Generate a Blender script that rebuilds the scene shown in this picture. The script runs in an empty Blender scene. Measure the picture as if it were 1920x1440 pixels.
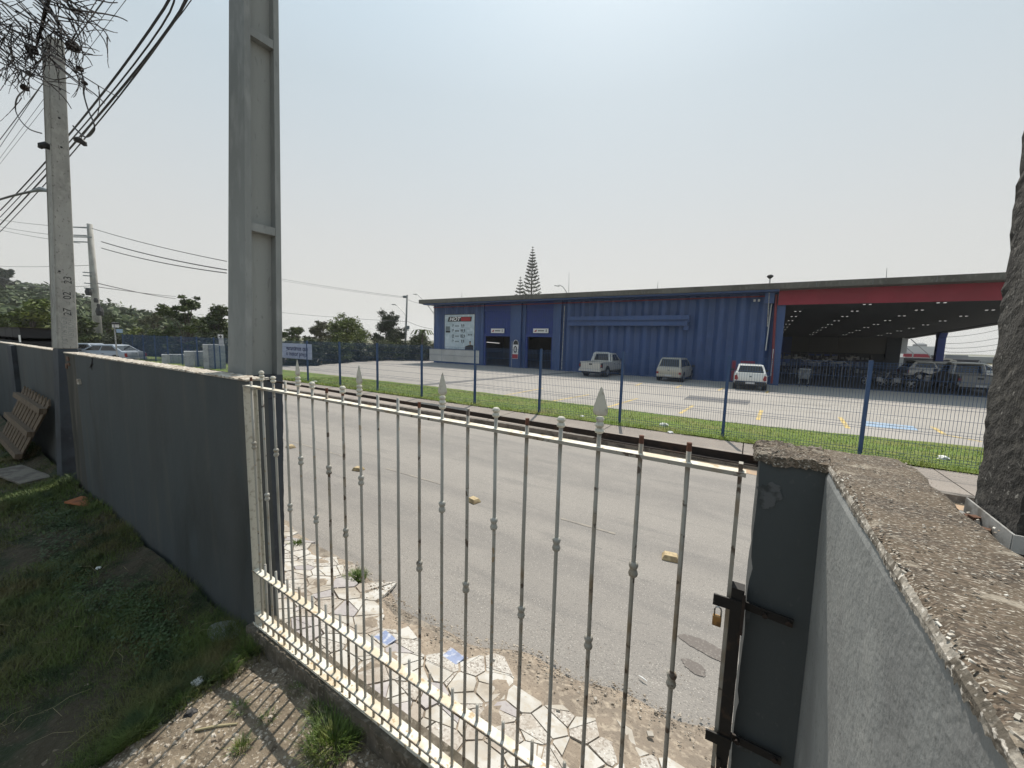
import bpy, bmesh, math, random
from mathutils import Vector, Matrix
random.seed(7)
R = math.radians
S = bpy.context.scene
COL = S.collection

# ------------------------------------------------------------------ camera, world, sun, exposure
H = 2.25                       # eye height above the road
RX = Vector((0.84866831, 0.07906397, -0.52298278))   # world x,y,z rows applied to camera-space rays (right, down, forward)
RY = Vector((0.52832902, -0.0797746, 0.84528366))
RZ = Vector((0.02511074, -0.99367243, -0.10947397))
FPX = 721.0
cam = bpy.data.cameras.new('camera')
cam.sensor_fit = 'HORIZONTAL'; cam.sensor_width = 36.0
cam.lens = FPX / 1920 * 36.0
cam.clip_start = 0.02; cam.clip_end = 3000
camo = bpy.data.objects.new('camera', cam); COL.objects.link(camo)
right = Vector((RX[0], RY[0], RZ[0])); down = Vector((RX[1], RY[1], RZ[1])); fwd = Vector((RX[2], RY[2], RZ[2]))
m = Matrix((( right.x, -down.x, -fwd.x, 0), (right.y, -down.y, -fwd.y, 0), (right.z, -down.z, -fwd.z, H), (0, 0, 0, 1)))
camo.matrix_world = m
S.camera = camo

W = bpy.data.worlds.new('World'); S.world = W; W.use_nodes = True
nt = W.node_tree; nt.nodes.clear()
SUN_EL, SUN_AZ = R(57), R(18)          # azimuth measured from +Y towards -X
out = nt.nodes.new('ShaderNodeOutputWorld'); bg = nt.nodes.new('ShaderNodeBackground')
sky = nt.nodes.new('ShaderNodeTexSky'); sky.sky_type = 'NISHITA'; sky.sun_disc = False
sky.sun_elevation = SUN_EL; sky.sun_rotation = -SUN_AZ
sky.air_density = 1.0; sky.dust_density = 6.0; sky.ozone_density = 1.5; sky.altitude = 0
# smoky air: the blue of the sky is washed towards pale grey, more so near the horizon
tc = nt.nodes.new('ShaderNodeTexCoord'); sep = nt.nodes.new('ShaderNodeSeparateXYZ')
nt.links.new(tc.outputs['Generated'], sep.inputs[0])
rmp = nt.nodes.new('ShaderNodeValToRGB')
cr = rmp.color_ramp
cr.elements[0].position = 0.0; cr.elements[0].color = (7.7, 7.55, 7.1, 1)
cr.elements[1].position = 0.98; cr.elements[1].color = (3.6, 4.6, 5.6, 1)
e = cr.elements.new(0.22); e.color = (7.0, 7.15, 7.05, 1)
e = cr.elements.new(0.76); e.color = (5.9, 7.9, 9.4, 1)
e = cr.elements.new(0.5); e.color = (5.8, 6.8, 7.4, 1)
nt.links.new(sep.outputs['Z'], rmp.inputs[0])
mx = nt.nodes.new('ShaderNodeMix'); mx.data_type = 'RGBA'; mx.inputs['Factor'].default_value = 0.89
nt.links.new(sky.outputs[0], mx.inputs[6]); nt.links.new(rmp.outputs[0], mx.inputs[7])
nt.links.new(mx.outputs[2], bg.inputs['Color']); bg.inputs['Strength'].default_value = 0.1
nt.links.new(bg.outputs[0], out.inputs[0])

sl = bpy.data.lights.new('sun', 'SUN'); sl.energy = 4.9; sl.angle = R(0.6); sl.color = (1.0, 0.93, 0.83)
so = bpy.data.objects.new('sun', sl); COL.objects.link(so)
sdir = Vector((-math.sin(SUN_AZ)*math.cos(SUN_EL), math.cos(SUN_AZ)*math.cos(SUN_EL), math.sin(SUN_EL)))
so.rotation_euler = sdir.to_track_quat('Z', 'Y').to_euler()
so.location = (0, 0, 30)

S.view_settings.view_transform = 'Standard'; S.view_settings.look = 'None'
S.view_settings.exposure = 0.0; S.view_settings.gamma = 1.0
S.render.engine = 'CYCLES'

# ------------------------------------------------------------------ survey helpers: where a sight line meets a real plane
def ray(px, py):
    v = Vector((px - 960.0, py - 720.0, FPX))
    return Vector((RX.dot(v), RY.dot(v), RZ.dot(v)))
def onz(px, py, z): r = ray(px, py); return Vector((0, 0, H)) + r*((z-H)/r.z)
def ony(px, py, y): r = ray(px, py); return Vector((0, 0, H)) + r*(y/r.y)
def onx(px, py, x): r = ray(px, py); return Vector((0, 0, H)) + r*(x/r.x)
def ond(px, py, d): r = ray(px, py); return Vector((0, 0, H)) + r*(d/math.hypot(r.x, r.y))

# ------------------------------------------------------------------ materials
def mat(name, col, rough=0.8, metal=0.0, layers=(), bump=None, spec=0.5, emis=None, stretch=(1, 1, 1), trans=None, bump2=None):
    """layers: (scale, colour, lo, hi[, detail, amount]) noise masks mixed over the base colour"""
    mt = bpy.data.materials.new(name); mt.use_nodes = True
    n = mt.node_tree; L = n.links; b = n.nodes['Principled BSDF']
    b.inputs['Base Color'].default_value = (*col, 1); b.inputs['Roughness'].default_value = rough
    b.inputs['Metallic'].default_value = metal; b.inputs['Specular IOR Level'].default_value = spec
    if emis: b.inputs['Emission Color'].default_value = (*emis[0], 1); b.inputs['Emission Strength'].default_value = emis[1]
    if trans: b.inputs['Transmission Weight'].default_value = trans
    co = None
    if layers or bump or bump2:
        t = n.nodes.new('ShaderNodeTexCoord'); mp = n.nodes.new('ShaderNodeMapping'); mp.inputs['Scale'].default_value = stretch
        L.new(t.outputs['Object'], mp.inputs[0]); co = mp.outputs[0]
    cur = None
    for ly in layers:
        sc, c, lo, hi = ly[:4]; det = ly[4] if len(ly) > 4 else 4; amt = ly[5] if len(ly) > 5 else 1.0
        cin = co
        if len(ly) > 6:
            m3 = n.nodes.new('ShaderNodeMapping'); m3.inputs['Scale'].default_value = ly[6]; L.new(t.outputs['Object'], m3.inputs[0]); cin = m3.outputs[0]
        nz = n.nodes.new('ShaderNodeTexNoise'); nz.inputs['Scale'].default_value = sc; nz.inputs['Detail'].default_value = det
        L.new(cin, nz.inputs['Vector'])
        mr = n.nodes.new('ShaderNodeMapRange'); mr.inputs[1].default_value = lo; mr.inputs[2].default_value = hi
        mr.inputs[4].default_value = amt
        L.new(nz.outputs['Fac'], mr.inputs[0])
        mi = n.nodes.new('ShaderNodeMix'); mi.data_type = 'RGBA'
        L.new(mr.outputs[0], mi.inputs['Factor'])
        if cur is None: mi.inputs[6].default_value = (*col, 1)
        else: L.new(cur, mi.inputs[6])
        mi.inputs[7].default_value = (*c, 1); cur = mi.outputs[2]
    if cur: L.new(cur, b.inputs['Base Color'])
    prev = None
    for bb in (bump, bump2):
        if bb:
            nz = n.nodes.new('ShaderNodeTexNoise'); nz.inputs['Scale'].default_value = bb[0]; nz.inputs['Detail'].default_value = 6
            L.new(co, nz.inputs['Vector'])
            bp = n.nodes.new('ShaderNodeBump'); bp.inputs['Strength'].default_value = bb[1]; bp.inputs['Distance'].default_value = bb[2]
            L.new(nz.outputs['Fac'], bp.inputs['Height'])
            if prev: L.new(prev, bp.inputs['Normal'])
            prev = bp.outputs[0]
    if prev: L.new(prev, b.inputs['Normal'])
    return mt

M = {}
M['asphalt'] = mat('asphalt', (0.25, 0.230, 0.208), 0.85, layers=((1.0, (0.195, 0.181, 0.167), 0.42, 0.60, 4, 0.9, (.05, 1.1, 1)), (2.3, (0.275, 0.253, 0.228), 0.5, 0.75, 5, 0.6), (3.0, (0.165, 0.155, 0.145), 0.56, 0.68, 6, 0.5, (.25, 1.6, 1)), (9, (0.16, 0.15, 0.14), 0.66, 0.71, 3, 0.6, (.4, 2.4, 1)),
    (95, (0.11, 0.105, 0.10), 0.42, 0.34, 2, 0.7), (120, (0.50, 0.47, 0.42), 0.62, 0.70, 2, 0.8)), bump=(110, 0.6, 0.004), stretch=(0.8, 1.2, 1))
M['asphalt_lot'] = mat('asphalt_lot', (0.34, 0.315, 0.285), 0.9, layers=((0.25, (0.30, 0.278, 0.252), 0.4, 0.6), (2, (0.38, 0.352, 0.318), 0.5, 0.7, 5, 0.6), (60, (0.30, 0.28, 0.25), 0.5, 0.6, 2, 0.5)), bump=(60, 0.4, 0.004))
M['patch'] = mat('asphalt_patch', (0.115, 0.113, 0.112), 0.85, layers=((30, (0.15, 0.145, 0.14), 0.45, 0.6),))
M['stain'] = mat('oil_stain', (0.13, 0.112, 0.10), 0.75, layers=((60, (0.2, 0.18, 0.16), 0.55, 0.65),), bump=(110, 0.6, 0.004))
M['sand'] = mat('sand', (0.29, 0.235, 0.18), 0.95, layers=((3, (0.20, 0.165, 0.13), 0.42, 0.6), (25, (0.38, 0.32, 0.25), 0.5, 0.7), (70, (0.15, 0.12, 0.09), 0.6, 0.68)), bump=(40, 0.7, 0.012), bump2=(160, 0.5, 0.003))
M['pavement'] = mat('pavement', (0.31, 0.265, 0.228), 0.9, layers=((1.2, (0.25, 0.215, 0.187), 0.4, 0.65), (18, (0.3, 0.27, 0.24), 0.5, 0.7), (50, (0.17, 0.15, 0.13), 0.58, 0.65)), bump=(40, 0.3, 0.004))
M['kerb'] = mat('kerb', (0.17, 0.15, 0.13), 0.9, layers=((6, (0.09, 0.08, 0.07), 0.45, 0.6), (30, (0.24, 0.22, 0.2), 0.6, 0.7)), bump=(20, 0.5, 0.01))
M['soil'] = mat('soil', (0.17, 0.135, 0.095), 0.95, layers=((9, (0.25, 0.20, 0.14), 0.5, 0.68), (60, (0.40, 0.35, 0.28), 0.58, 0.66), (22, (0.08, 0.06, 0.04), 0.56, 0.66)), bump=(28, 0.9, 0.02), bump2=(120, 0.7, 0.006))
M['humus_shaded'] = mat('humus_shaded', (0.058, 0.046, 0.028), 0.95, layers=((1.4, (0.060, 0.048, 0.028), 0.46, 0.62), (5, (0.024, 0.032, 0.012), 0.46, 0.6), (60, (0.10, 0.085, 0.055), 0.62, 0.68)), bump=(28, 0.9, 0.02), bump2=(120, 0.7, 0.006))  # leaf-litter soil, darkened to deepen the shade along the wall
M['dark_soil'] = mat('dark_soil', (0.035, 0.027, 0.018), 0.95, layers=((12, (0.06, 0.05, 0.03), 0.5, 0.65),), bump=(30, 0.8, 0.02))
M['ground'] = mat('ground', (0.10, 0.11, 0.05), 0.95, layers=((0.05, (0.16, 0.13, 0.08), 0.4, 0.6), (2, (0.06, 0.08, 0.03), 0.45, 0.65)))
M['lawn'] = mat('lawn', (0.13, 0.19, 0.025), 0.95, layers=((0.8, (0.19, 0.18, 0.05), 0.45, 0.7), (7, (0.06, 0.10, 0.016), 0.5, 0.65)), bump=(30, 1.0, 0.03))
M['blade_lawn'] = mat('blade_lawn', (0.24, 0.32, 0.035), 0.7, layers=((1.0, (0.28, 0.27, 0.06), 0.45, 0.65), (6, (0.13, 0.20, 0.025), 0.5, 0.65)))
M['blade'] = mat('blade_yard', (0.085, 0.122, 0.020), 0.7, layers=((1.3, (0.125, 0.105, 0.036), 0.44, 0.60), (5, (0.028, 0.055, 0.010), 0.5, 0.65)))
M['blade_bright'] = mat('blade_tuft', (0.09, 0.145, 0.02), 0.6, layers=((9, (0.17, 0.19, 0.045), 0.5, 0.65), (21, (0.05, 0.09, 0.014), 0.5, 0.6)))
M['straw'] = mat('straw', (0.34, 0.29, 0.17), 0.8)
M['clover'] = mat('clover', (0.030, 0.062, 0.014), 0.6, layers=((8, (0.045, 0.085, 0.02), 0.45, 0.6),))
M['pebble'] = mat('pebble', (0.40, 0.35, 0.29), 0.9, layers=((14, (0.20, 0.16, 0.12), 0.45, 0.6), (9, (0.5, 0.45, 0.38), 0.58, 0.7)))
M['tile_white'] = mat('tile_white', (0.49, 0.475, 0.44), 0.7, layers=((3, (0.30, 0.26, 0.21), 0.46, 0.62, 6, .95), (18, (0.40, 0.36, 0.30), 0.5, 0.66), (55, (0.4, 0.35, 0.28), 0.62, 0.68)))
M['tile_granite'] = mat('tile_granite', (0.43, 0.405, 0.365), 0.5, layers=((60, (0.24, 0.21, 0.18), 0.52, 0.58), (90, (0.7, 0.66, 0.6), 0.6, 0.66), (3, (0.30, 0.25, 0.20), 0.48, 0.62, 6, .9)))
M['tile_grey'] = mat('tile_grey', (0.34, 0.315, 0.31), 0.5, layers=((50, (0.30, 0.27, 0.27), 0.5, 0.6), (5, (0.45, 0.42, 0.40), 0.5, 0.65)))
M['tile_blue'] = mat('tile_blue', (0.20, 0.25, 0.40), 0.4, layers=((30, (0.46, 0.48, 0.54), 0.48, 0.6), (8, (0.14, 0.17, 0.28), 0.5, 0.6)))
M['grout'] = mat('grout', (0.27, 0.235, 0.195), 0.95, layers=((8, (0.15, 0.125, 0.10), 0.45, 0.6), (60, (0.3, 0.26, 0.2), 0.55, 0.66)), bump=(60, 0.6, 0.005))
M['wall_grey'] = mat('wall_grey_paint', (0.054, 0.065, 0.070), 0.75, layers=((2.2, (0.043, 0.052, 0.057), 0.5, 0.7), (0.8, (0.062, 0.066, 0.066), 0.42, 0.65), (6, (0.085, 0.086, 0.078), 0.54, 0.74, 6, 0.75, (1, 1, .10)), (1.6, (0.026, 0.030, 0.030), 0.50, 0.68, 6, 0.75, (1, 1, .5)), (70, (0.09, 0.095, 0.095), 0.66, 0.72, 3, .5), (3.1, (0.054, 0.065, 0.070), 0.5, 0.7)), bump=(45, 0.35, 0.004), bump2=(2.5, 0.5, 0.03), stretch=(1, 1, 0.5))
M['wall_stain'] = mat('wall_stained_plaster', (0.055, 0.052, 0.044), 0.85, layers=((3.5, (0.03, 0.028, 0.022), 0.42, 0.6), (7, (0.085, 0.078, 0.065), 0.52, 0.66), (2, (0.042, 0.046, 0.05), 0.5, 0.7)), bump=(45, 0.3, 0.004), stretch=(1, 1, 0.18))
M['wall_light'] = mat('wall_plaster', (0.27, 0.28, 0.275), 0.85, layers=((1.6, (0.225, 0.235, 0.235), 0.42, 0.65), (9, (0.31, 0.318, 0.31), 0.5, 0.7), (90, (0.15, 0.15, 0.148), 0.58, 0.68, 5, 0.5), (7, (0.19, 0.195, 0.195), 0.5, 0.66, 6, 0.7, (1, 1, .25))), bump=(110, 0.5, 0.003), bump2=(16, 0.35, 0.012), stretch=(1, 1, 0.9))
M['moss_top'] = mat('wall_top_mossy', (0.105, 0.08, 0.054), 0.95, layers=((9, (0.062, 0.048, 0.035), 0.44, 0.6), (140, (0.17, 0.13, 0.095), 0.5, 0.62), (300, (0.50, 0.46, 0.39), 0.58, 0.64, 8, 0.85), (22, (0.34, 0.30, 0.24), 0.60, 0.68, 12, 0.75), (330, (0.028, 0.02, 0.015), 0.56, 0.63, 4, 0.7)), bump=(130, 0.9, 0.003), bump2=(330, 0.8, 0.0012), stretch=(0.6, 1.4, 1))
M['edge_plaster'] = mat('edge_plaster', (0.34, 0.31, 0.265), 0.95, layers=((35, (0.10, 0.085, 0.065), 0.44, 0.54, 6, .95), (150, (0.6, 0.56, 0.5), 0.56, 0.64)), bump=(140, 0.9, 0.003))
M['broken'] = mat('broken_plaster', (0.45, 0.41, 0.35), 0.95, layers=((20, (0.26, 0.21, 0.16), 0.45, 0.6), (40, (0.7, 0.67, 0.6), 0.58, 0.66)), bump=(60, 0.8, 0.006))
M['brick'] = mat('brick', (0.13, 0.065, 0.04), 0.95, layers=((15, (0.12, 0.065, 0.04), 0.45, 0.6), (30, (0.22, 0.15, 0.10), 0.58, 0.66)), bump=(40, 0.6, 0.008))
M['concrete'] = mat('concrete_precast', (0.225, 0.235, 0.228), 0.85, layers=((1.5, (0.165, 0.175, 0.172), 0.4, 0.65), (12, (0.26, 0.27, 0.262), 0.5, 0.7), (40, (0.17, 0.17, 0.17), 0.64, 0.70, 4, 0.6)), bump=(50, 0.25, 0.003), stretch=(1, 1, 0.35))
M['concrete_web_lit'] = mat('concrete_web_lit', (0.29, 0.30, 0.285), 0.85, layers=((1.5, (0.23, 0.24, 0.23), 0.4, 0.65), (40, (0.17, 0.17, 0.17), 0.64, 0.70, 4, 0.6)), bump=(50, 0.25, 0.003), stretch=(1, 1, 0.35))  # lighter copy of the column concrete, skylight painted in to lift the recess
M['concrete_old'] = mat('concrete_old', (0.36, 0.355, 0.33), 0.9, layers=((2.5, (0.27, 0.265, 0.245), 0.4, 0.62), (16, (0.40, 0.39, 0.36), 0.5, 0.7), (45, (0.14, 0.13, 0.12), 0.60, 0.68, 4, 0.7)), bump=(28, 0.5, 0.006), stretch=(1, 1, 0.6))
M['concrete_dark'] = mat('concrete_blackened', (0.036, 0.034, 0.031), 0.95, layers=((9, (0.028, 0.026, 0.024), 0.42, 0.6), (6, (0.075, 0.072, 0.066), 0.5, 0.66, 6, .8), (60, (0.075, 0.07, 0.062), 0.54, 0.66), (90, (0.24, 0.23, 0.21), 0.64, 0.70, 4, 0.8)), bump=(70, 0.8, 0.004), bump2=(220, 0.9, 0.002))
M['pole_paint'] = mat('pole_grey_paint', (0.040, 0.049, 0.062), 0.7, layers=((4, (0.023, 0.027, 0.035), 0.45, 0.6), (14, (0.042, 0.048, 0.056), 0.58, 0.68)), bump=(50, 0.35, 0.005))
M['sill'] = mat('sill_concrete', (0.13, 0.11, 0.085), 0.95, layers=((9, (0.07, 0.06, 0.042), 0.45, 0.6), (40, (0.2, 0.175, 0.14), 0.55, 0.66)), bump=(40, 0.8, 0.008))
M['cream_head'] = mat('gate_paint_lit', (0.50, 0.48, 0.41), 0.5, layers=((40, (0.36, 0.33, 0.27), 0.55, 0.66),))  # lit copy of the gate paint, brightened for tips and hinge stile
M['cream'] = mat('gate_paint_shaded', (0.35, 0.34, 0.305), 0.5, layers=((7, (0.27, 0.25, 0.21), 0.5, 0.66), (28, (0.30, 0.21, 0.12), 0.62, 0.68, 3, 0.8), (19, (0.05, 0.032, 0.022), 0.685, 0.70, 3, 1.0)), bump=(60, 0.35, 0.002))  # shaded copy: bars darkened for the side turned from the sun
M['cream_worn'] = mat('gate_paint_worn', (0.32, 0.30, 0.26), 0.6, layers=((9, (0.24, 0.185, 0.125), 0.5, 0.64), (23, (0.07, 0.043, 0.028), 0.60, 0.64, 3, 0.9)), bump=(60, 0.5, 0.003))
M['rail_top'] = mat('gate_rail_paint_lit', (0.68, 0.66, 0.58), 0.6, layers=((10, (0.58, 0.50, 0.37), 0.48, 0.6), (38, (0.42, 0.30, 0.16), 0.60, 0.67, 4, 0.9)), bump=(50, 0.6, 0.003))  # sunlit copy of the gate paint, kept bright on the rails
M['rust'] = mat('rust', (0.028, 0.019, 0.015), 0.85, metal=0.1, layers=((12, (0.05, 0.028, 0.019), 0.5, 0.62), (30, (0.02, 0.014, 0.012), 0.5, 0.65)), bump=(60, 0.7, 0.004))
M['rust_bright'] = mat('rust_bright', (0.13, 0.05, 0.028), 0.85, layers=((25, (0.07, 0.03, 0.02), 0.45, 0.6),), bump=(60, 0.6, 0.003))
M['black_iron'] = mat('black_iron', (0.014, 0.013, 0.013), 0.6, metal=0.3, layers=((22, (0.05, 0.032, 0.022), 0.55, 0.66),), bump=(50, 0.5, 0.003))
M['brass'] = mat('brass', (0.34, 0.20, 0.08), 0.4, metal=0.7, layers=((40, (0.16, 0.10, 0.05), 0.5, 0.62),))
M['steel'] = mat('steel', (0.5, 0.5, 0.5), 0.3, metal=0.9)
M['galv'] = mat('galvanised', (0.34, 0.35, 0.35), 0.5, metal=0.5, layers=((8, (0.22, 0.22, 0.22), 0.5, 0.6),))
M['zinc_strip'] = mat('zinc_strip', (0.33, 0.33, 0.32), 0.7, layers=((25, (0.17, 0.16, 0.145), 0.48, 0.62),), bump=(30, 0.3, 0.003))
M['cable'] = mat('cable_black', (0.012, 0.012, 0.013), 0.6)
M['wire'] = mat('wire_grey', (0.09, 0.09, 0.095), 0.6)
M['fence_blue'] = mat('fence_blue', (0.018, 0.055, 0.14), 0.5, layers=((3, (0.022, 0.065, 0.16), 0.4, 0.6),))
M['wall_blue'] = mat('building_blue', (0.026, 0.066, 0.185), 0.5, layers=((0.5, (0.020, 0.053, 0.155), 0.42, 0.62), (3, (0.044, 0.078, 0.180), 0.52, 0.72, 5, 0.8, (1.5, 1, .12)), (4, (0.030, 0.070, 0.195), 0.5, 0.7)), stretch=(1, 1, 0.3))
M['door_blue'] = mat('bay_blue', (0.007, 0.031, 0.185), 0.6, layers=((2, (0.008, 0.034, 0.165), 0.45, 0.6),))
M['red'] = mat('building_red', (0.235, 0.014, 0.032), 0.6, layers=((0.6, (0.20, 0.012, 0.027), 0.4, 0.6),))
M['pipe_red'] = mat('pipe_red', (0.16, 0.02, 0.03), 0.5)
M['fascia'] = mat('eave_concrete', (0.105, 0.102, 0.09), 0.9, layers=((0.7, (0.075, 0.072, 0.063), 0.4, 0.6), (8, (0.13, 0.127, 0.112), 0.5, 0.7)), stretch=(1, 1, 0.4))
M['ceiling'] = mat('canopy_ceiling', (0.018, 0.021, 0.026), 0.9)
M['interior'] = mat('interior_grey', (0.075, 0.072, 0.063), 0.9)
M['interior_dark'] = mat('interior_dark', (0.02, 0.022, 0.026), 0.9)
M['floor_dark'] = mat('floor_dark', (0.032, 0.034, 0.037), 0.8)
M['lamp'] = mat('downlight_lit', (0.5, 0.5, 0.5), 0.5, emis=((1, 0.98, 0.95), 0.8))
M['tube'] = mat('tube_lit', (0.9, 0.9, 0.9), 0.5, emis=((1, 1, 0.97), 0.7))
M['board'] = mat('sign_white', (0.62, 0.62, 0.62), 0.6)
M['board_blue'] = mat('banner_blue_white', (0.50, 0.56, 0.70), 0.6, layers=((2, (0.44, 0.5, 0.66), 0.45, 0.6),))
M['poster'] = mat('poster_pale', (0.42, 0.50, 0.56), 0.5, layers=((0.6, (0.34, 0.42, 0.47), 0.4, 0.6), (3, (0.5, 0.57, 0.62), 0.5, 0.65)))
M['panel_white'] = mat('panel_white', (0.52, 0.54, 0.53), 0.6, layers=((3, (0.46, 0.48, 0.47), 0.4, 0.6),))
M['ink'] = mat('ink_black', (0.012, 0.012, 0.015), 0.6)
M['ink_navy'] = mat('ink_navy', (0.02, 0.03, 0.10), 0.6)
M['ink_grey'] = mat('ink_grey', (0.12, 0.15, 0.16), 0.6)
M['ink_red'] = mat('ink_red', (0.30, 0.012, 0.02), 0.6)
M['ink_white'] = mat('ink_white', (0.75, 0.75, 0.75), 0.6)
M['skin_print'] = mat('print_skin', (0.30, 0.19, 0.12), 0.7)
M['blue_paint'] = mat('bay_paint_blue', (0.25, 0.36, 0.50), 0.8, layers=((8, (0.30, 0.36, 0.42), 0.5, 0.62),))
M['white_paint'] = mat('marking_white', (0.55, 0.54, 0.50), 0.8, layers=((6, (0.36, 0.34, 0.31), 0.5, 0.62),))
M['line_worn'] = mat('marking_worn', (0.285, 0.255, 0.215), 0.85, layers=((8, (0.22, 0.2, 0.18), 0.45, 0.6),))
M['zebra'] = mat('marking_faded', (0.42, 0.40, 0.365), 0.85, layers=((5, (0.30, 0.28, 0.25), 0.45, 0.6),))
M['yellow_paint'] = mat('marking_yellow', (0.55, 0.40, 0.14), 0.8, layers=((5, (0.38, 0.32, 0.2), 0.5, 0.62),))
M['stud'] = mat('road_stud', (0.44, 0.34, 0.19), 0.7, layers=((20, (0.28, 0.20, 0.11), 0.45, 0.62),), bump=(40, 0.4, 0.006))
M['wood'] = mat('pallet_wood', (0.15, 0.108, 0.07), 0.85, layers=((14, (0.085, 0.06, 0.04), 0.45, 0.62),), stretch=(3, 3, 0.5), bump=(30, 0.3, 0.004))
M['wood_grey'] = mat('board_grey', (0.20, 0.18, 0.15), 0.9, layers=((9, (0.12, 0.105, 0.09), 0.45, 0.62),), bump=(25, 0.5, 0.006))
M['terracotta'] = mat('terracotta', (0.36, 0.13, 0.055), 0.85, layers=((12, (0.22, 0.09, 0.045), 0.5, 0.62),))
M['paper'] = mat('paper', (0.75, 0.75, 0.73), 0.8)
M['rubber'] = mat('rubber', (0.012, 0.012, 0.012), 0.8)
M['rim'] = mat('rim', (0.30, 0.30, 0.30), 0.35, metal=0.7)
M['glass'] = mat('car_glass', (0.012, 0.015, 0.017), 0.08, spec=0.6)
M['car_beige'] = mat('paint_champagne', (0.40, 0.37, 0.31), 0.3, metal=0.25)
M['car_silver'] = mat('paint_silver', (0.46, 0.45, 0.42), 0.3, metal=0.25)
M['car_shade'] = mat('paint_silver_shaded', (0.20, 0.20, 0.195), 0.3, metal=0.2)  # silver paint darkened so the pickup looks shaded
M['car_white'] = mat('paint_white', (0.62, 0.62, 0.60), 0.25)
M['car_grey'] = mat('paint_bluegrey', (0.28, 0.32, 0.37), 0.3, metal=0.3)
M['car_dark'] = mat('paint_dark', (0.02, 0.024, 0.032), 0.3)
M['plastic'] = mat('plastic_black', (0.02, 0.02, 0.021), 0.6)
M['tail_red'] = mat('tail_lamp', (0.22, 0.012, 0.012), 0.25)
M['plate'] = mat('plate', (0.45, 0.45, 0.46), 0.5)
M['cone'] = mat('cone_orange', (0.65, 0.06, 0.035), 0.6)
M['block'] = mat('block_concrete', (0.36, 0.38, 0.39), 0.9, layers=((2.5, (0.28, 0.30, 0.31), 0.45, 0.6), (12, (0.42, 0.43, 0.44), 0.55, 0.65)), bump=(8, 0.4, 0.02))
M['black_mesh'] = mat('crate_black', (0.012, 0.012, 0.014), 0.8)
M['bark'] = mat('bark', (0.085, 0.07, 0.052), 0.95, layers=((14, (0.045, 0.036, 0.028), 0.45, 0.6),), bump=(20, 0.7, 0.02))
M['twig'] = mat('twig', (0.022, 0.016, 0.015), 0.95)
def leafmat(name, a, b_, c):
    return mat(name, a, 0.65, layers=((0.35, b_, 0.42, 0.62), (1.7, c, 0.48, 0.64)), spec=0.3)
M['leaf_mid'] = leafmat('leaf_mid', (0.060, 0.085, 0.022), (0.10, 0.125, 0.03), (0.030, 0.045, 0.014))
M['leaf_dark'] = leafmat('leaf_dark', (0.030, 0.046, 0.018), (0.05, 0.068, 0.024), (0.015, 0.024, 0.011))
M['leaf_bright'] = leafmat('leaf_bright', (0.10, 0.135, 0.022), (0.145, 0.165, 0.03), (0.05, 0.07, 0.016))
M['leaf_dry'] = leafmat('leaf_dry', (0.085, 0.092, 0.045), (0.11, 0.105, 0.055), (0.05, 0.056, 0.028))
M['leaf_far'] = leafmat('leaf_far', (0.058, 0.085, 0.030), (0.085, 0.11, 0.036), (0.034, 0.052, 0.022))
M['far_wall'] = mat('far_building', (0.45, 0.47, 0.48), 0.8)
M['far_grey'] = mat('far_grey', (0.24, 0.25, 0.26), 0.8)
M['container'] = mat('container_dark', (0.035, 0.038, 0.05), 0.7)
M['emblem'] = mat('emblem_pale', (0.34, 0.33, 0.30), 0.6)

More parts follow.
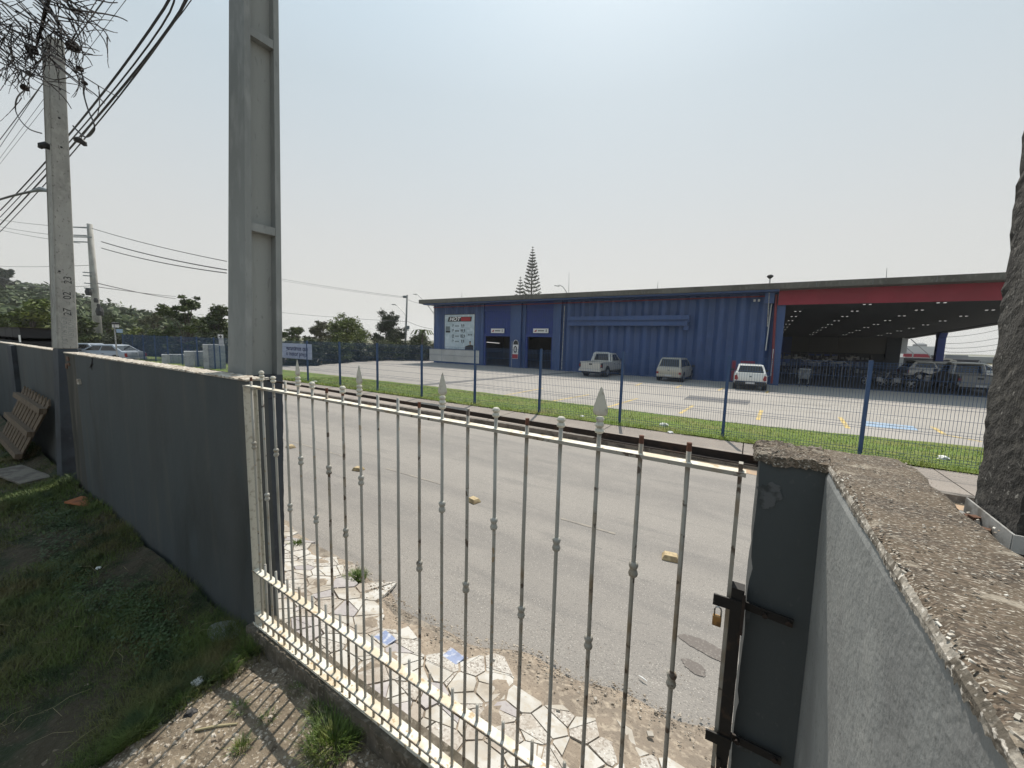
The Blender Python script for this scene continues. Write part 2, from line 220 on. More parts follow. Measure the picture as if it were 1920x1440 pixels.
# ------------------------------------------------------------------ object helpers
def tag(o, label=None, cat=None, group=None, kind=None):
    if label: o['label'] = label
    if cat: o['category'] = cat
    if group: o['group'] = group
    if kind: o['kind'] = kind
    return o
def empty(name, loc=(0, 0, 0), rz=0.0):
    o = bpy.data.objects.new(name, None); COL.objects.link(o); o.location = loc; o.rotation_euler.z = rz
    o.empty_display_size = 0.2
    return o
def origin_of(p):
    v = Vector((0, 0, 0))
    while p is not None: v += Vector(p.location); p = p.parent
    return v
class MB:
    def __init__(s): s.v = []; s.f = []; s.m = []; s.mi = 0
    def add(s, vs, fs):
        n = len(s.v); s.v += [tuple(a) for a in vs]
        for f in fs: s.f.append(tuple(i+n for i in f)); s.m.append(s.mi)
        return s
    def box(s, a, b):
        (x0, y0, z0), (x1, y1, z1) = a, b
        return s.add([(x0,y0,z0),(x1,y0,z0),(x1,y1,z0),(x0,y1,z0),(x0,y0,z1),(x1,y0,z1),(x1,y1,z1),(x0,y1,z1)],
                     [(0,3,2,1),(4,5,6,7),(0,1,5,4),(1,2,6,5),(2,3,7,6),(3,0,4,7)])
    def hexa(s, p):   # 8 points: bottom ring 0-3 (ccw from above), top ring 4-7
        return s.add(p, [(0,3,2,1),(4,5,6,7),(0,1,5,4),(1,2,6,5),(2,3,7,6),(3,0,4,7)])
    def obox(s, c, size, rot):
        h = [d/2 for d in size]; P = []
        for z in (-1, 1):
            for x, y in ((-1,-1),(1,-1),(1,1),(-1,1)): P.append(Vector(c) + rot @ Vector((x*h[0], y*h[1], z*h[2])))
        return s.hexa(P)
    def bar(s, a, b, w, t, up=(0, 0, 1)):
        a = Vector(a); b = Vector(b); d = (b-a).normalized(); u = Vector(up); u = (u - d*u.dot(d)).normalized(); k = d.cross(u)
        P = []
        for q in (a, b):
            for x, y in ((-1,-1),(1,-1),(1,1),(-1,1)): P.append(q + k*(x*w/2) + u*(y*t/2))
        return s.hexa(P)
    def tube(s, pts, rad, n=6, cap=True):
        pts = [Vector(p) for p in pts]; rings = []
        rr = rad if isinstance(rad, (list, tuple)) else [rad]*len(pts)
        ref = Vector((0.13, 0.31, 1)).normalized()
        for i, p in enumerate(pts):
            d = (pts[min(i+1, len(pts)-1)] - pts[max(i-1, 0)]).normalized()
            r0 = ref if abs(d.dot(ref)) < 0.95 else Vector((1, 0, 0.1))
            u = (r0 - d*r0.dot(d)).normalized(); w = d.cross(u)
            rings.append([p + (u*math.cos(2*math.pi*k/n) + w*math.sin(2*math.pi*k/n))*rr[i] for k in range(n)])
        vs = [q for r in rings for q in r]; fs = []
        for i in range(len(rings)-1):
            for k in range(n): fs.append((i*n+k, i*n+(k+1) % n, (i+1)*n+(k+1) % n, (i+1)*n+k))
        if cap: fs.append(tuple(reversed(range(n)))); fs.append(tuple((len(rings)-1)*n+k for k in range(n)))
        return s.add(vs, fs)
    def lathe(s, prof, c, n=12):   # prof: (r, z)
        vs = []; fs = []
        for r, z in prof:
            for k in range(n): a = 2*math.pi*k/n; vs.append((c[0]+r*math.cos(a), c[1]+r*math.sin(a), c[2]+z))
        for i in range(len(prof)-1):
            for k in range(n): fs.append((i*n+k, i*n+(k+1) % n, (i+1)*n+(k+1) % n, (i+1)*n+k))
        fs.append(tuple(reversed(range(n)))); fs.append(tuple((len(prof)-1)*n+k for k in range(n)))
        return s.add(vs, fs)
    def prism(s, poly, z0, z1):
        n = len(poly)
        vs = [(x, y, z0) for x, y in poly] + [(x, y, z1) for x, y in poly]
        fs = [tuple(reversed(range(n))), tuple(range(n, 2*n))] + [(k, (k+1) % n, n+(k+1) % n, n+k) for k in range(n)]
        return s.add(vs, fs)
    def prism_y(s, poly, y0, y1):   # poly in (x,z), facing -Y
        n = len(poly)
        vs = [(x, y0, z) for x, z in poly] + [(x, y1, z) for x, z in poly]
        fs = [tuple(range(n)), tuple(reversed(range(n, 2*n)))] + [((k+1) % n, k, n+k, n+(k+1) % n) for k in range(n)]
        return s.add(vs, fs)
    def loft(s, rings, cap=True):
        n = len(rings[0]); vs = [q for r in rings for q in r]; fs = []
        for i in range(len(rings)-1):
            for k in range(n): fs.append((i*n+k, i*n+(k+1) % n, (i+1)*n+(k+1) % n, (i+1)*n+k))
        if cap: fs.append(tuple(reversed(range(n)))); fs.append(tuple((len(rings)-1)*n+k for k in range(n)))
        return s.add(vs, fs)
    def build(s, name, mats, parent=None, smooth=False, bevel=None):
        me = bpy.data.meshes.new(name); o0 = origin_of(parent)
        me.from_pydata([(a[0]-o0.x, a[1]-o0.y, a[2]-o0.z) for a in s.v] if parent is not None else s.v, [], s.f)
        if not isinstance(mats, (list, tuple)): mats = [mats]
        for q in mats: me.materials.append(q)
        if len(mats) > 1: me.polygons.foreach_set('material_index', s.m)
        if smooth: me.polygons.foreach_set('use_smooth', [True]*len(me.polygons))
        me.update()
        o = bpy.data.objects.new(name, me); COL.objects.link(o)
        if parent is not None: o.parent = parent
        if bevel:
            b = o.modifiers.new('bevel', 'BEVEL'); b.width = bevel; b.segments = 2; b.limit_method = 'ANGLE'; b.angle_limit = R(35)
        return o
def fix_normals(o):
    bm = bmesh.new(); bm.from_mesh(o.data); bmesh.ops.recalc_face_normals(bm, faces=bm.faces); bm.to_mesh(o.data); bm.free(); return o
def copy_tree(o, parent=None):
    c = o.copy(); COL.objects.link(c); c.parent = parent
    for ch in [q for q in bpy.data.objects if q.parent == o]: copy_tree(ch, c)
    return c
def text(name, s, size, loc, rot, m_, parent=None, extrude=0.002, align='CENTER', shear=0.0, bold=0.0, sx=1.0):
    cu = bpy.data.curves.new(name, 'FONT'); cu.body = s; cu.size = size; cu.extrude = extrude; cu.align_x = align; cu.align_y = 'CENTER'
    cu.shear = shear; cu.offset = bold; cu.resolution_u = 3
    t = bpy.data.objects.new(name+'_tmp', cu); COL.objects.link(t)
    dg = bpy.context.evaluated_depsgraph_get(); me = bpy.data.meshes.new_from_object(t.evaluated_get(dg))
    bpy.data.objects.remove(t); me.materials.clear(); me.materials.append(m_); me.name = name
    T = Matrix.Translation(Vector(loc) - origin_of(parent)) @ rot.to_4x4() @ Matrix.Diagonal((sx, 1, 1, 1))
    me.transform(T)
    o = bpy.data.objects.new(name, me); COL.objects.link(o); o.parent = parent
    return o
FACE_MY = Matrix(((1, 0, 0), (0, 0, -1), (0, 1, 0)))      # text read by somebody looking towards +Y
def struct(mb, name, m_, **k): return tag(mb.build(name, m_, **k), kind='structure')

# ------------------------------------------------------------------ ground
ZL = -0.10     # car park level
ZY = 0.22      # yard level
GY = 1.15      # line of the gate and of the yard wall
g = MB(); g.add([(-900, -300, -0.32), (700, -300, -0.32), (700, 1300, -0.32), (-900, 1300, -0.32)], [(0, 1, 2, 3)])
struct(g, 'ground', M['ground'])
RY0, KY = 2.15, 8.25
def sheet(x0, x1, y0, y1, z, nx, ny, fz=None, fy=None):
    q = MB(); vs = []; fs = []
    for j in range(ny+1):
        for i in range(nx+1):
            x = x0+(x1-x0)*i/nx; y = y0+(y1-y0)*j/ny
            if fy: y = fy(x, y, j/ny)
            vs.append((x, y, z + (fz(x, y) if fz else 0)))
    for j in range(ny):
        for i in range(nx): a = j*(nx+1)+i; fs.append((a, a+1, a+nx+2, a+nx+1))
    return q.add(vs, fs)
def crown(x, y): t = (y-RY0)/(KY-RY0); return 0.02*math.sin(math.pi*min(max(t, 0), 1))
q = sheet(-200, 60, 1.6, KY+0.05, 0.0, 130, 12, crown); struct(q, 'road', M['asphalt'])
# sandy dirt along the near edge of the road and at the far kerb
def near_edge(x): return 2.22 + 0.11*math.sin(x*1.1+0.4) + 0.05*math.sin(x*3.7) + 0.03*math.sin(x*9.1) + (0.16 if x > -1.6 else 0)*min(1, (x+1.6)/1.0 if x > -1.6 else 0)
def apron_z(y): return 0.262 - (0.262-0.02)*min(max((y-1.3)/1.0, 0), 1)
q = MB(); vs = []; fs = []; n = 260; ys = [0, .3, .55, .8, 1.0]
for i in range(n+1):
    x = -9 + 12*i/n
    e = near_edge(x)
    for j, t in enumerate(ys):
        y = 1.28 + (e-1.28)*t
        z = apron_z(y)-0.006 + (0.008*math.sin(x*7+j*2.1)+0.006*math.sin(x*17+j) if 0 < j < 4 else 0)
        if j == 4: z = 0.0
        vs.append((x, y, max(z, -0.01)))
for i in range(n):
    for j in range(4): a = i*5+j; fs.append((a, a+5, a+6, a+1))
q.add(vs, fs); struct(fix_normals(q.build('dirt_verge', M['sand'])), '', None) if False else tag(fix_normals(q.build('dirt_verge', M['sand'])), kind='structure')
q = MB(); vs = []; fs = []
for i in range(241):
    x = -60 + 75*i/240; w = 0.30 + 0.06*math.sin(x*0.9) + 0.03*math.sin(x*4.3)
    vs += [(x, KY-w, crown(x, KY-w)+0.004), (x, KY, 0.012)]
for i in range(240): fs.append((2*i, 2*i+2, 2*i+3, 2*i+1))
q.add(vs, fs); tag(q.build('gutter_sand', mat('gutter_sand', (0.46, 0.31, 0.19), 0.9, layers=((4, (0.36, 0.27, 0.19), 0.45, 0.6), (25, (0.3, 0.24, 0.2), 0.55, 0.65)))), kind='structure')
# seams in the asphalt, worn centre dashes, wet stains
q = MB()
yc = 4.35
for x0, x1 in ((-40, -26), (-22, -14.5), (-11.5, -6.4), (-5.2, -3.9), (-1.9, -1.2)):
    seg = 10
    for k in range(seg):
        a = x0+(x1-x0)*k/seg; b = x0+(x1-x0)*(k+1)/seg
        q.add([(a, yc-.02, crown(a, yc)+.004), (b, yc-.02, crown(b, yc)+.004), (b, yc+.02, crown(b, yc)+.004), (a, yc+.02, crown(a, yc)+.004)], [(0, 1, 2, 3)])
struct(q, 'road_seam', M['line_worn'])
def blob(cx_, cy_, rx, ry, z, n=40, amp=.25, rot=0.0, seed=0):
    rnd = random.Random(seed); ph = [rnd.uniform(0, 6.28) for _ in range(4)]
    out = []
    for k in range(n):
        a = 2*math.pi*k/n; r = 1 + amp*(math.sin(a+ph[0])*.4+math.sin(2*a+ph[0])*.4+math.sin(3*a+ph[1])*.3+math.sin(7*a+ph[2])*.18+math.sin(13*a+ph[3])*.12+rnd.uniform(-.22, .22))
        x = rx*r*math.cos(a); y = ry*r*math.sin(a)
        out.append((cx_+x*math.cos(rot)-y*math.sin(rot), cy_+x*math.sin(rot)+y*math.cos(rot), z))
    return out
for (px, py, rx, ry, sd) in ((1318, 1212, .17, .075, 3), (1303, 1250, .085, .05, 5), (1545, 1010, .05, .03, 9)):
    c = onz(px, py, .012); q = MB(); q.add(blob(c.x, c.y, rx, ry, crown(c.x, c.y)+.004, seed=sd, rot=-.2), [tuple(range(40))]); struct(q, 'road_stain', M['stain'])

# pavement over the road, kerb, lawn, car park
q = MB(); q.box((-200, KY, -.2), (60, KY+.14, .13)); o = struct(q, 'kerb', M['kerb'])
q = MB()
for k in range(87):
    x = -198+k*3.0
    q.box((x+.012, KY+.152, -.2), (x+2.99, 9.92, .122))
struct(q, 'pavement', M['pavement'])
q = sheet(-200, 60, 9.80, 10.12, .10, 260, 2, lambda x, y: .025*math.sin(x*3.1)*math.sin(y*9)); struct(q, 'soil_strip', M['dark_soil'])
def lot_edge(x): return 13.35 + .05*max(0, x+1)**1.4 + (.05*min(12, max(0, -x-1)))
def lawn_y(x, y, t): return 9.97 + (lot_edge(x)-9.97)*t + (.03*math.sin(x*5)+.02*math.sin(x*13) if t == 0 else 0)
q = sheet(-70, 40, 0, 1, 0.0, 220, 8, lambda x, y: .135 - .17*max(0, (y-10.4)/(lot_edge(x)-10.4))**1.2 + .008*math.sin(x*4+y*3), lawn_y); struct(q, 'lawn', M['lawn'])
q = sheet(-200, -28, 13.0, 80, -.12, 30, 10); struct(q, 'field', M['lawn'])
q = MB(); q.add([(-70, 13.0, ZL), (90, 13.0, ZL), (90, 120, ZL), (-70, 120, ZL)], [(0, 1, 2, 3)]); struct(q, 'parking_lot', M['asphalt_lot'])
# verge either side of the pavement on the near side of the road, street-side of the yard wall
q = sheet(-200, -3.4, 1.24, 2.25, .10, 120, 4, lambda x, y: -.08*(y-1.24)); struct(q, 'verge', M['grout'])
q = sheet(.30, 40, -30, 2.3, .06, 60, 30, lambda x, y: 0); struct(q, 'side_ground', M['grout'])

# long trench repair across the car park
tp_ = [onz(*p, ZL+.004) for p in ((776, 723), (830, 718.5), (900, 712), (1000, 703.5), (1080, 698))]
q = MB(); vs = []; fs = []
for p in tp_: vs += [(p.x-.32, p.y, ZL+.004), (p.x+.32, p.y, ZL+.004)]
for i in range(len(tp_)-1): fs.append((2*i, 2*i+1, 2*i+3, 2*i+2))
q.add(vs, fs); tag(fix_normals(q.build('trench_repair', M['patch'])), kind='structure')
# parking lot markings
def strip(a, b, w, z, m_, name):
    a = Vector((a[0], a[1], z)); b = Vector((b[0], b[1], z)); d = (b-a).normalized(); k = Vector((-d.y, d.x, 0))*w/2
    q = MB(); q.add([a-k, b-k, b+k, a+k], [(0, 1, 2, 3)]); return struct(q, name, m_)
zm = ZL+.004
for a, b in (((935, 743), (1018, 728)), ((1024, 754), (1104, 740)), ((1140, 763), (1195, 747)), ((1275, 775), (1300, 760)), ((1421, 787), (1428, 769)),
             ((1575, 782), (1590, 803)), ((1748, 800), (1772, 815)), ((1772, 815), (1840, 828))):
    A = onz(*a, zm); B = onz(*b, zm); strip(A, B, .12, zm, M['yellow_paint'], 'parking_line')
for a, b in (((1192, 723), (1204, 718)), ((1268, 727), (1278, 722)), ((1347, 732), (1357, 727)), ((1437, 737), (1440, 733))):
    A = onz(*a, zm); B = onz(*b, zm); strip(A, B, .12, zm, M['yellow_paint'], 'parking_line')
for a, b in (((860, 718), (930, 722)), ((1000, 745), (1110, 757)), ((1440, 752), (1560, 762)), ((1450, 768), (1560, 776)), ((840, 735), (905, 742))):
    A = onz(*a, zm); B = onz(*b, zm); strip(A, B, .06, zm, M['line_worn'], 'parking_line')
c = [onz(*p, zm) for p in ((1293, 741), (1408, 751), (1402, 759), (1281, 749))]
q = MB(); q.add(c[::-1], [(0, 1, 2, 3)]); struct(fix_normals(q.build('asphalt_patch', M['patch'])), '', None) if False else tag(fix_normals(q.build('asphalt_patch', M['patch'])), kind='structure')
c = [onz(*p, zm) for p in ((1618, 789), (1712, 799), (1722, 807), (1624, 799))]
q = MB(); q.add(c[::-1], [(0, 1, 2, 3)]); tag(fix_normals(q.build('blue_bay_marking', M['blue_paint'])), kind='structure')
A = onz(1630, 793, zm); B = onz(1700, 802, zm); strip(A, B, .07, zm+.004, M['white_paint'], 'bay_symbol')
A = onz(1665, 795, zm); B = onz(1695, 800, zm); strip(A, B, .05, zm+.004, M['white_paint'], 'bay_symbol')
for k in range(7):       # zebra in front of the canopy
    A = onz(1456+k*1.2, 733+k*5, zm); strip((A.x, A.y), (A.x+3.4, A.y-.35), .20, zm, M['zebra'], 'zebra_stripe')

# ------------------------------------------------------------------ yard ground, mosaic apron
q = MB(); vs = []; fs = []; nx, ny = 150, 60
def yard_h(x, y):
    h = .012*math.sin(x*3.3+y*2)+.010*math.sin(x*8.1-y*6.3)+.006*math.sin(x*19+y*23)
    if y > .95: h += .05*max(0, (-x-2.7)/3)*min(1, (y-.95)/.2) if x < -2.7 else 0
    return h
for j in range(ny+1):
    for i in range(nx+1):
        x = -16 + 16.17*(i/nx)**.8; y = -6 + 7.12*(1-(1-j/ny)**2)
        vs.append((x, y, ZY + yard_h(x, y)))
for j in range(ny):
    for i in range(nx): a = j*(nx+1)+i; fs.append((a, a+1, a+nx+2, a+nx+1))
q.add(vs, fs); struct(q, 'yard_ground', M['soil'])
q.v = [] ; q = MB(); q.box((-16, -30, -.3), (.17, -5.9, ZY-.01)); struct(q, 'yard_back_ground', M['soil'])
q = MB(); vs = []; fs = []; nx, ny = 150, 50     # darker topsoil under the grass; the wall's shade is painted into its colour
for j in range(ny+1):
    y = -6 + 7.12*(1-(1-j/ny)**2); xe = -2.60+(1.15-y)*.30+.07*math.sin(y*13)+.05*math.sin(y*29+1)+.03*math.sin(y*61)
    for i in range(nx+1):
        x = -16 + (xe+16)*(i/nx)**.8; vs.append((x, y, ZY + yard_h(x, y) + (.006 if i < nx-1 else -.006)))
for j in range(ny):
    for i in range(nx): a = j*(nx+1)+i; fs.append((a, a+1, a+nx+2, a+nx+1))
q.add(vs, fs); struct(q, 'shaded_soil', M['humus_shaded'])

def voronoi(pts, bx):
    x0, y0, x1, y1 = bx; cells = []
    for i, (px, py) in enumerate(pts):
        poly = [(x0, y0), (x1, y0), (x1, y1), (x0, y1)]
        near = sorted(pts, key=lambda p: (p[0]-px)**2+(p[1]-py)**2)[1:14]
        for (qx, qy) in near:
            mx_, my_ = (px+qx)/2, (py+qy)/2; nx_, ny_ = qx-px, qy-py
            new = []
            for a in range(len(poly)):
                A = poly[a]; B = poly[(a+1) % len(poly)]
                da = (A[0]-mx_)*nx_+(A[1]-my_)*ny_; db = (B[0]-mx_)*nx_+(B[1]-my_)*ny_
                if da <= 0: new.append(A)
                if (da < 0 < db) or (db < 0 < da): t = da/(da-db); new.append((A[0]+(B[0]-A[0])*t, A[1]+(B[1]-A[1])*t))
            poly = new
            if len(poly) < 3: break
        if len(poly) >= 3: cells.append(poly)
    return cells
rnd = random.Random(11); pts = []
for i in range(900):
    p = (rnd.uniform(-4.6, .3), rnd.uniform(1.25, 2.25))
    if all(((p[0]-a)*(1.5 if int(a*7) % 2 else .8))**2+((p[1]-b)*(.8 if int(b*9+a*5) % 2 else 1.5))**2 > (.085+.10*((i*7919) % 13)/13)**2 for a, b in pts): pts.append(p)
mbs = {k: MB() for k in ('tile_white', 'tile_granite', 'tile_grey', 'tile_blue')}
nb = 0
def split_cell(c, rnd):
    n = len(c); area = abs(sum(c[i][0]*c[(i+1) % n][1]-c[(i+1) % n][0]*c[i][1] for i in range(n)))/2
    if n < 4 or area < .008 or rnd.random() < .35: return [c]
    i = rnd.randrange(n); j = (i + rnd.randrange(2, n-1)) % n; u = rnd.uniform(.1, .9); v = rnd.uniform(.1, .9)
    A = (c[i][0]+(c[(i+1) % n][0]-c[i][0])*u, c[i][1]+(c[(i+1) % n][1]-c[i][1])*u); B = (c[j][0]+(c[(j+1) % n][0]-c[j][0])*v, c[j][1]+(c[(j+1) % n][1]-c[j][1])*v)
    p1 = [A]; k = (i+1) % n
    while True:
        p1.append(c[k])
        if k == j: break
        k = (k+1) % n
    p1.append(B); p2 = [B]; k = (j+1) % n
    while True:
        p2.append(c[k])
        if k == i: break
        k = (k+1) % n
    p2.append(A)
    return [p1, p2]
rcut = random.Random(3); CELLS = [p for c in voronoi(pts, (-4.7, 1.24, .32, 2.3)) for p in split_cell(c, rcut)]
for c in CELLS:
    cx_ = sum(p[0] for p in c)/len(c); cy_ = sum(p[1] for p in c)/len(c)
    lim = near_edge(cx_) - (.24 if cx_ > -2.2 else .10) - (.08 if cx_ > -1.2 else 0)
    if cy_ > lim or (rnd.random() < .05 and cx_ > -2): continue
    sh = rnd.uniform(.003, .009) ; dmax = max(math.hypot(p[0]-cx_, p[1]-cy_) for p in c)
    k = 1 - sh/dmax*1.3
    tilt = rnd.uniform(-.012, .012)
    P = [(cx_+(p[0]-cx_)*k*rnd.uniform(.96, 1.0), cy_+(p[1]-cy_)*k*rnd.uniform(.96, 1.0)) for p in c]
    r_ = rnd.random()
    kind = 'tile_white' if r_ < .46 else 'tile_granite' if r_ < .80 else 'tile_grey'
    mb = mbs[kind]; n = len(P)
    zt = [apron_z(p[1])+.002+tilt*(p[0]-cx_)*1.2 for p in P]
    mb.add([(P[i][0], P[i][1], zt[i]) for i in range(n)] + [(P[i][0], P[i][1], zt[i]-.02) for i in range(n)],
           [tuple(range(n))] + [((i+1) % n, i, n+i, n+(i+1) % n) for i in range(n)])
for k, mb in mbs.items(): tag(fix_normals(mb.build('mosaic_paving', M[k])), kind='structure')
for px, py, s_ in ((722, 1208, .075), (850, 1232, .07)):          # the two blue shards
    c = onz(px, py, .14); z = apron_z(c.y)+.011
    q = MB(); q.prism([(c.x-s_, c.y-.04), (c.x+s_*.8, c.y-.05), (c.x+s_, c.y+.035), (c.x-s_*.7, c.y+.05)], z-.01, z)
    struct(q, 'mosaic_paving', M['tile_blue'])
q = MB()
q.add([(-4.8, 1.24, .255), (.33, 1.24, .255), (.33, 2.02, .07), (-4.8, 2.02, .07)], [(0, 1, 2, 3)])
struct(q, 'apron_bed', M['grout'])

# ------------------------------------------------------------------ yard walls, sill
ZT = 1.975
def jag(mb, x0, x1, n, y0, y1, zb, zt, amp, rnd):
    """a run of wall whose top edge is chipped"""
    vs = []; fs = []
    for i in range(n+1):
        x = x0+(x1-x0)*i/n
        vs += [(x, y0, zb), (x, y1, zb), (x, y1, zt-rnd.random()*amp), (x, y0, zt-rnd.random()*amp)]
    for i in range(n):
        a = i*4
        for k in range(4): fs.append((a+k, a+4+k, a+4+(k+1) % 4, a+(k+1) % 4))
    fs.append((0, 1, 2, 3)); fs.append((n*4+3, n*4+2, n*4+1, n*4))
    mb.add(vs, fs)
rnd = random.Random(5)
w1 = empty('yard_wall', (-4.7, 1.21, ZY)); tag(w1, 'dark grey painted yard wall between the left post and the gate', 'wall')
q = MB(); jag(q, -6.9, -2.662, 120, GY+.005, GY+.125, 0.0, ZT-.008, .006, rnd); fix_normals(q.build('wall_body', M['wall_grey'], w1))
q = MB(); jag(q, -7.42, -6.905, 22, GY+.008, GY+.125, 0.0, ZT-.008, .006, rnd); o = fix_normals(q.build('stained_end', M['wall_stain'], w1)); o['label'] = 'stained unpainted end of the wall beside the post'
q = MB(); jag(q, -7.42, -2.655, 170, GY-.003, GY+.135, ZT-.012, ZT+.004, .009, rnd); fix_normals(q.build('coping', M['broken'], w1))
q = MB()
for (x, z, sx, sz) in ((-7.25, 1.90, .12, .05), (-7.22, 1.83, .10, .03), (-7.36, 1.80, .08, .06)):
    q.box((x-sx/2, GY-.001, z-sz/2), (x+sx/2, GY+.012, z+sz/2))
q.build('bare_brick', M['brick'], w1)
q = MB()     # crack and dark drip at the top of the wall
pts = [(-6.12, 1.955), (-6.125, 1.90), (-6.20, 1.86), (-6.30, 1.845)]
q.tube([(x, GY+.004, z) for x, z in pts], [.010, .016, .010, .004], 5)
q.tube([(-6.17, GY+.004, 1.87), (-6.18, GY+.004, 1.82)], [.008, .003], 5)
q.build('crack', M['ink'], w1)
q = MB(); q.box((-6.78, GY-.02, 1.62), (-6.70, GY+.01, 1.68)); q.build('pipe_stub', M['broken'], w1)
q = MB(); rr = random.Random(3)      # chipped paint down the wall end
for k in range(40):
    z = .3+k*.041; q.box((-2.664-rr.uniform(.0, .007), GY-.001, z), (-2.6605, GY+.030, z+.041))
q.build('wall_end', M['broken'], w1)
w2 = empty('yard_wall', (-11, 1.1, ZY)); tag(w2, 'dark grey yard wall beyond the left post, pallet leaning on it', 'wall')
q = MB(); jag(q, -16, -7.98, 120, GY+.03, GY+.15, 0.0, ZT+.0, .008, rnd); fix_normals(q.build('wall_body', M['wall_grey'], w2))
q = MB(); jag(q, -16, -7.98, 160, GY+.022, GY+.16, ZT-.01, ZT+.006, .009, rnd); fix_normals(q.build('coping', M['broken'], w2))
q = MB(); q.box((-11.6, GY-.03, 0), (-11.15, GY+.028, ZT-.02)); o = q.build('pilaster', M['pole_paint'], w2); o['label'] = 'darker painted strip of wall'
q = MB(); q.box((-16.2, -6, 0), (-16, GY+.15, ZT)); tag(q.build('yard_wall', M['wall_grey']), 'grey side wall closing the far left end of the yard', 'wall')

# right wall (perpendicular), lit on its yard face
RWX = .178
rw = empty('garden_wall', (.25, 0, ZY)); tag(rw, 'light grey plastered wall with a mossy flaking top right of the gate', 'wall')
def rtop(y): return .178 + 0.018*math.sin(y*2.3)
q = MB(); vs = []; fs = []; n = 220; rr = random.Random(8)
rows = [.0, .8, 1.5, 1.80, 1.90, 1.945]
prof = []
for i in range(n+1):
    y = -5 + (GY+.04+5)*i/n
    chip = .006*math.sin(y*31)+.004*math.sin(y*77+1)+rr.uniform(-.004, .004)
    ring = [(RWX+.004*math.sin(y*3+z*4), y, z) for z in rows]
    ring.append((RWX+.001, y, ZT-.010))
    ring.append((RWX+.006, y, ZT-.008))
    ring += [(.345, y, ZT-.012), (.349, y, 1.6), (.349, y, 0)]
    prof.append(ring)
q.loft(prof, cap=True)
fix_normals(q.build('wall_body', M['wall_light'], rw))
q = MB(); vs = []; fs = []; nn = 300; mm_ = 12
for i in range(nn+1):
    y = -5 + (1.335+5)*(1-(1-i/nn)**1.6)
    for j in range(mm_+1):
        t = j/mm_; edge = (1 if j in (0, mm_) else 0)
        xl = RWX-.0005 + .0012*math.sin(y*37)+.001*math.sin(y*97)+rr.uniform(-.001, .001)
        xr = .352 + .006*math.sin(y*11)+.006*math.sin(y*37)
        if .78 < y < .98: xr -= .010*math.sin((y-.78)/.2*math.pi)
        z = ZT + .002 - edge*(.012+.0025*math.sin(y*57)*math.sin(y*91+2)+rr.uniform(0, .003)) + (0 if edge else .001*math.sin(y*23+j)+rr.uniform(-.0005, .0005))
        vs.append((xl+(xr-xl)*t, y, z))
for i in range(nn):
    for j in range(mm_): a = i*(mm_+1)+j; fs.append((a, a+1, a+mm_+2, a+mm_+1))
q.add(vs, fs); fix_normals(q.build('wall_top', M['moss_top'], rw, smooth=True))
q = MB(); vs = []; fs = []; rr = random.Random(16); n = 620
for i in range(n+1):
    y = -1.2 + 2.36*i/n; wv = .5+.5*math.sin(y*9+1)*math.sin(y*23)
    vs += [(RWX-.0022, y, ZT-.010-rr.uniform(.001, .009)*(.2+wv)), (RWX-.0024, y, ZT-.005), (RWX+.0005+.004*wv*rr.random(), y, ZT+.0015+.002*wv)]
for i in range(n): a = i*3; fs += [(a, a+3, a+4, a+1), (a+1, a+4, a+5, a+2)]
q.add(vs, fs); o = fix_normals(q.build('chipped_edge', M['edge_plaster'], rw)); o['label'] = 'pale chipped plaster edge of the wall top'
q = MB(); rr = random.Random(15)
for k in range(420):     # flakes of paint and plaster along the broken edge
    y = -1 + 2.1*rr.random()**.8; x = RWX+rr.uniform(.002, .016); s_ = rr.uniform(.0006, .0020)
    q.obox((x, y, ZT-.002+rr.uniform(-.008, .008)), (s_*1.6, s_*2.4, s_), Matrix.Rotation(rr.uniform(0, 3), 3, 'Z') @ Matrix.Rotation(rr.uniform(-.5, .5), 3, 'X'))
for k in range(700):
    y = -.6 + 1.9*rr.random(); x = rr.uniform(.19, .345); s_ = rr.uniform(.0006, .0017)
    q.obox((x, y, ZT+.006), (s_*1.6, s_*2.6, s_), Matrix.Rotation(rr.uniform(0, 3), 3, 'Z') @ Matrix.Rotation(rr.uniform(-.5, .5), 3, 'X'))
q.build('plaster_flakes', M['broken'], rw)
q = MB()
for k in range(9):
    y = .90+.012*k+rr.uniform(-.01, .01); q.obox((.335+rr.uniform(-.012, .02), y, ZT-.012+rr.uniform(-.008, .006)), (rr.uniform(.008, .018), rr.uniform(.006, .014), rr.uniform(.004, .009)), Matrix.Rotation(rr.uniform(-.6, .6), 3, 'Z') @ Matrix.Rotation(rr.uniform(-.4, .4), 3, 'X'))
o = q.build('broken_brick', [M['brick']], rw); o['label'] = 'broken brick and mortar at the outer edge of the wall'

# gate pillar
gp = empty('gate_pillar', (.1, 1.25, ZY)); tag(gp, 'dark grey gate pillar with flaking mossy top, latch side of the gate', 'pillar')
q = MB(); vs = []; n = 60; rr = random.Random(21); rings = []
for i in range(n+1):
    z = 0 + (ZT-.014)*i/n
    ch = rr.uniform(0, .002)+(.004 if rr.random() < .12 else 0) + .0012*math.sin(z*31) + (.010 if 1.46 < z < 1.54 else 0)*0
    rings.append([(.040+max(0, ch), GY+.012, z), (RWX+.012, GY+.012, z), (RWX+.012, 1.335, z), (.040+max(0, ch)*.5, 1.335, z)])
q.loft(rings); fix_normals(q.build('pillar_body', M['wall_grey'], gp))
q = MB(); vs = []; fs = []; nx_, ny_ = 26, 22
for j in range(ny_+1):
    for i in range(nx_+1):
        e_ = i in (0, nx_) or j in (0, ny_)
        x = .026+(.192-.026)*i/nx_ + rr.uniform(-.003, .003); y = 1.155+(1.36-1.155)*j/ny_ + rr.uniform(-.003, .003)
        vs.append((x, y, ZT+.002-(.02 if e_ else 0)+rr.uniform(-.003, .004)+.003*math.sin(x*60)*math.sin(y*50)))
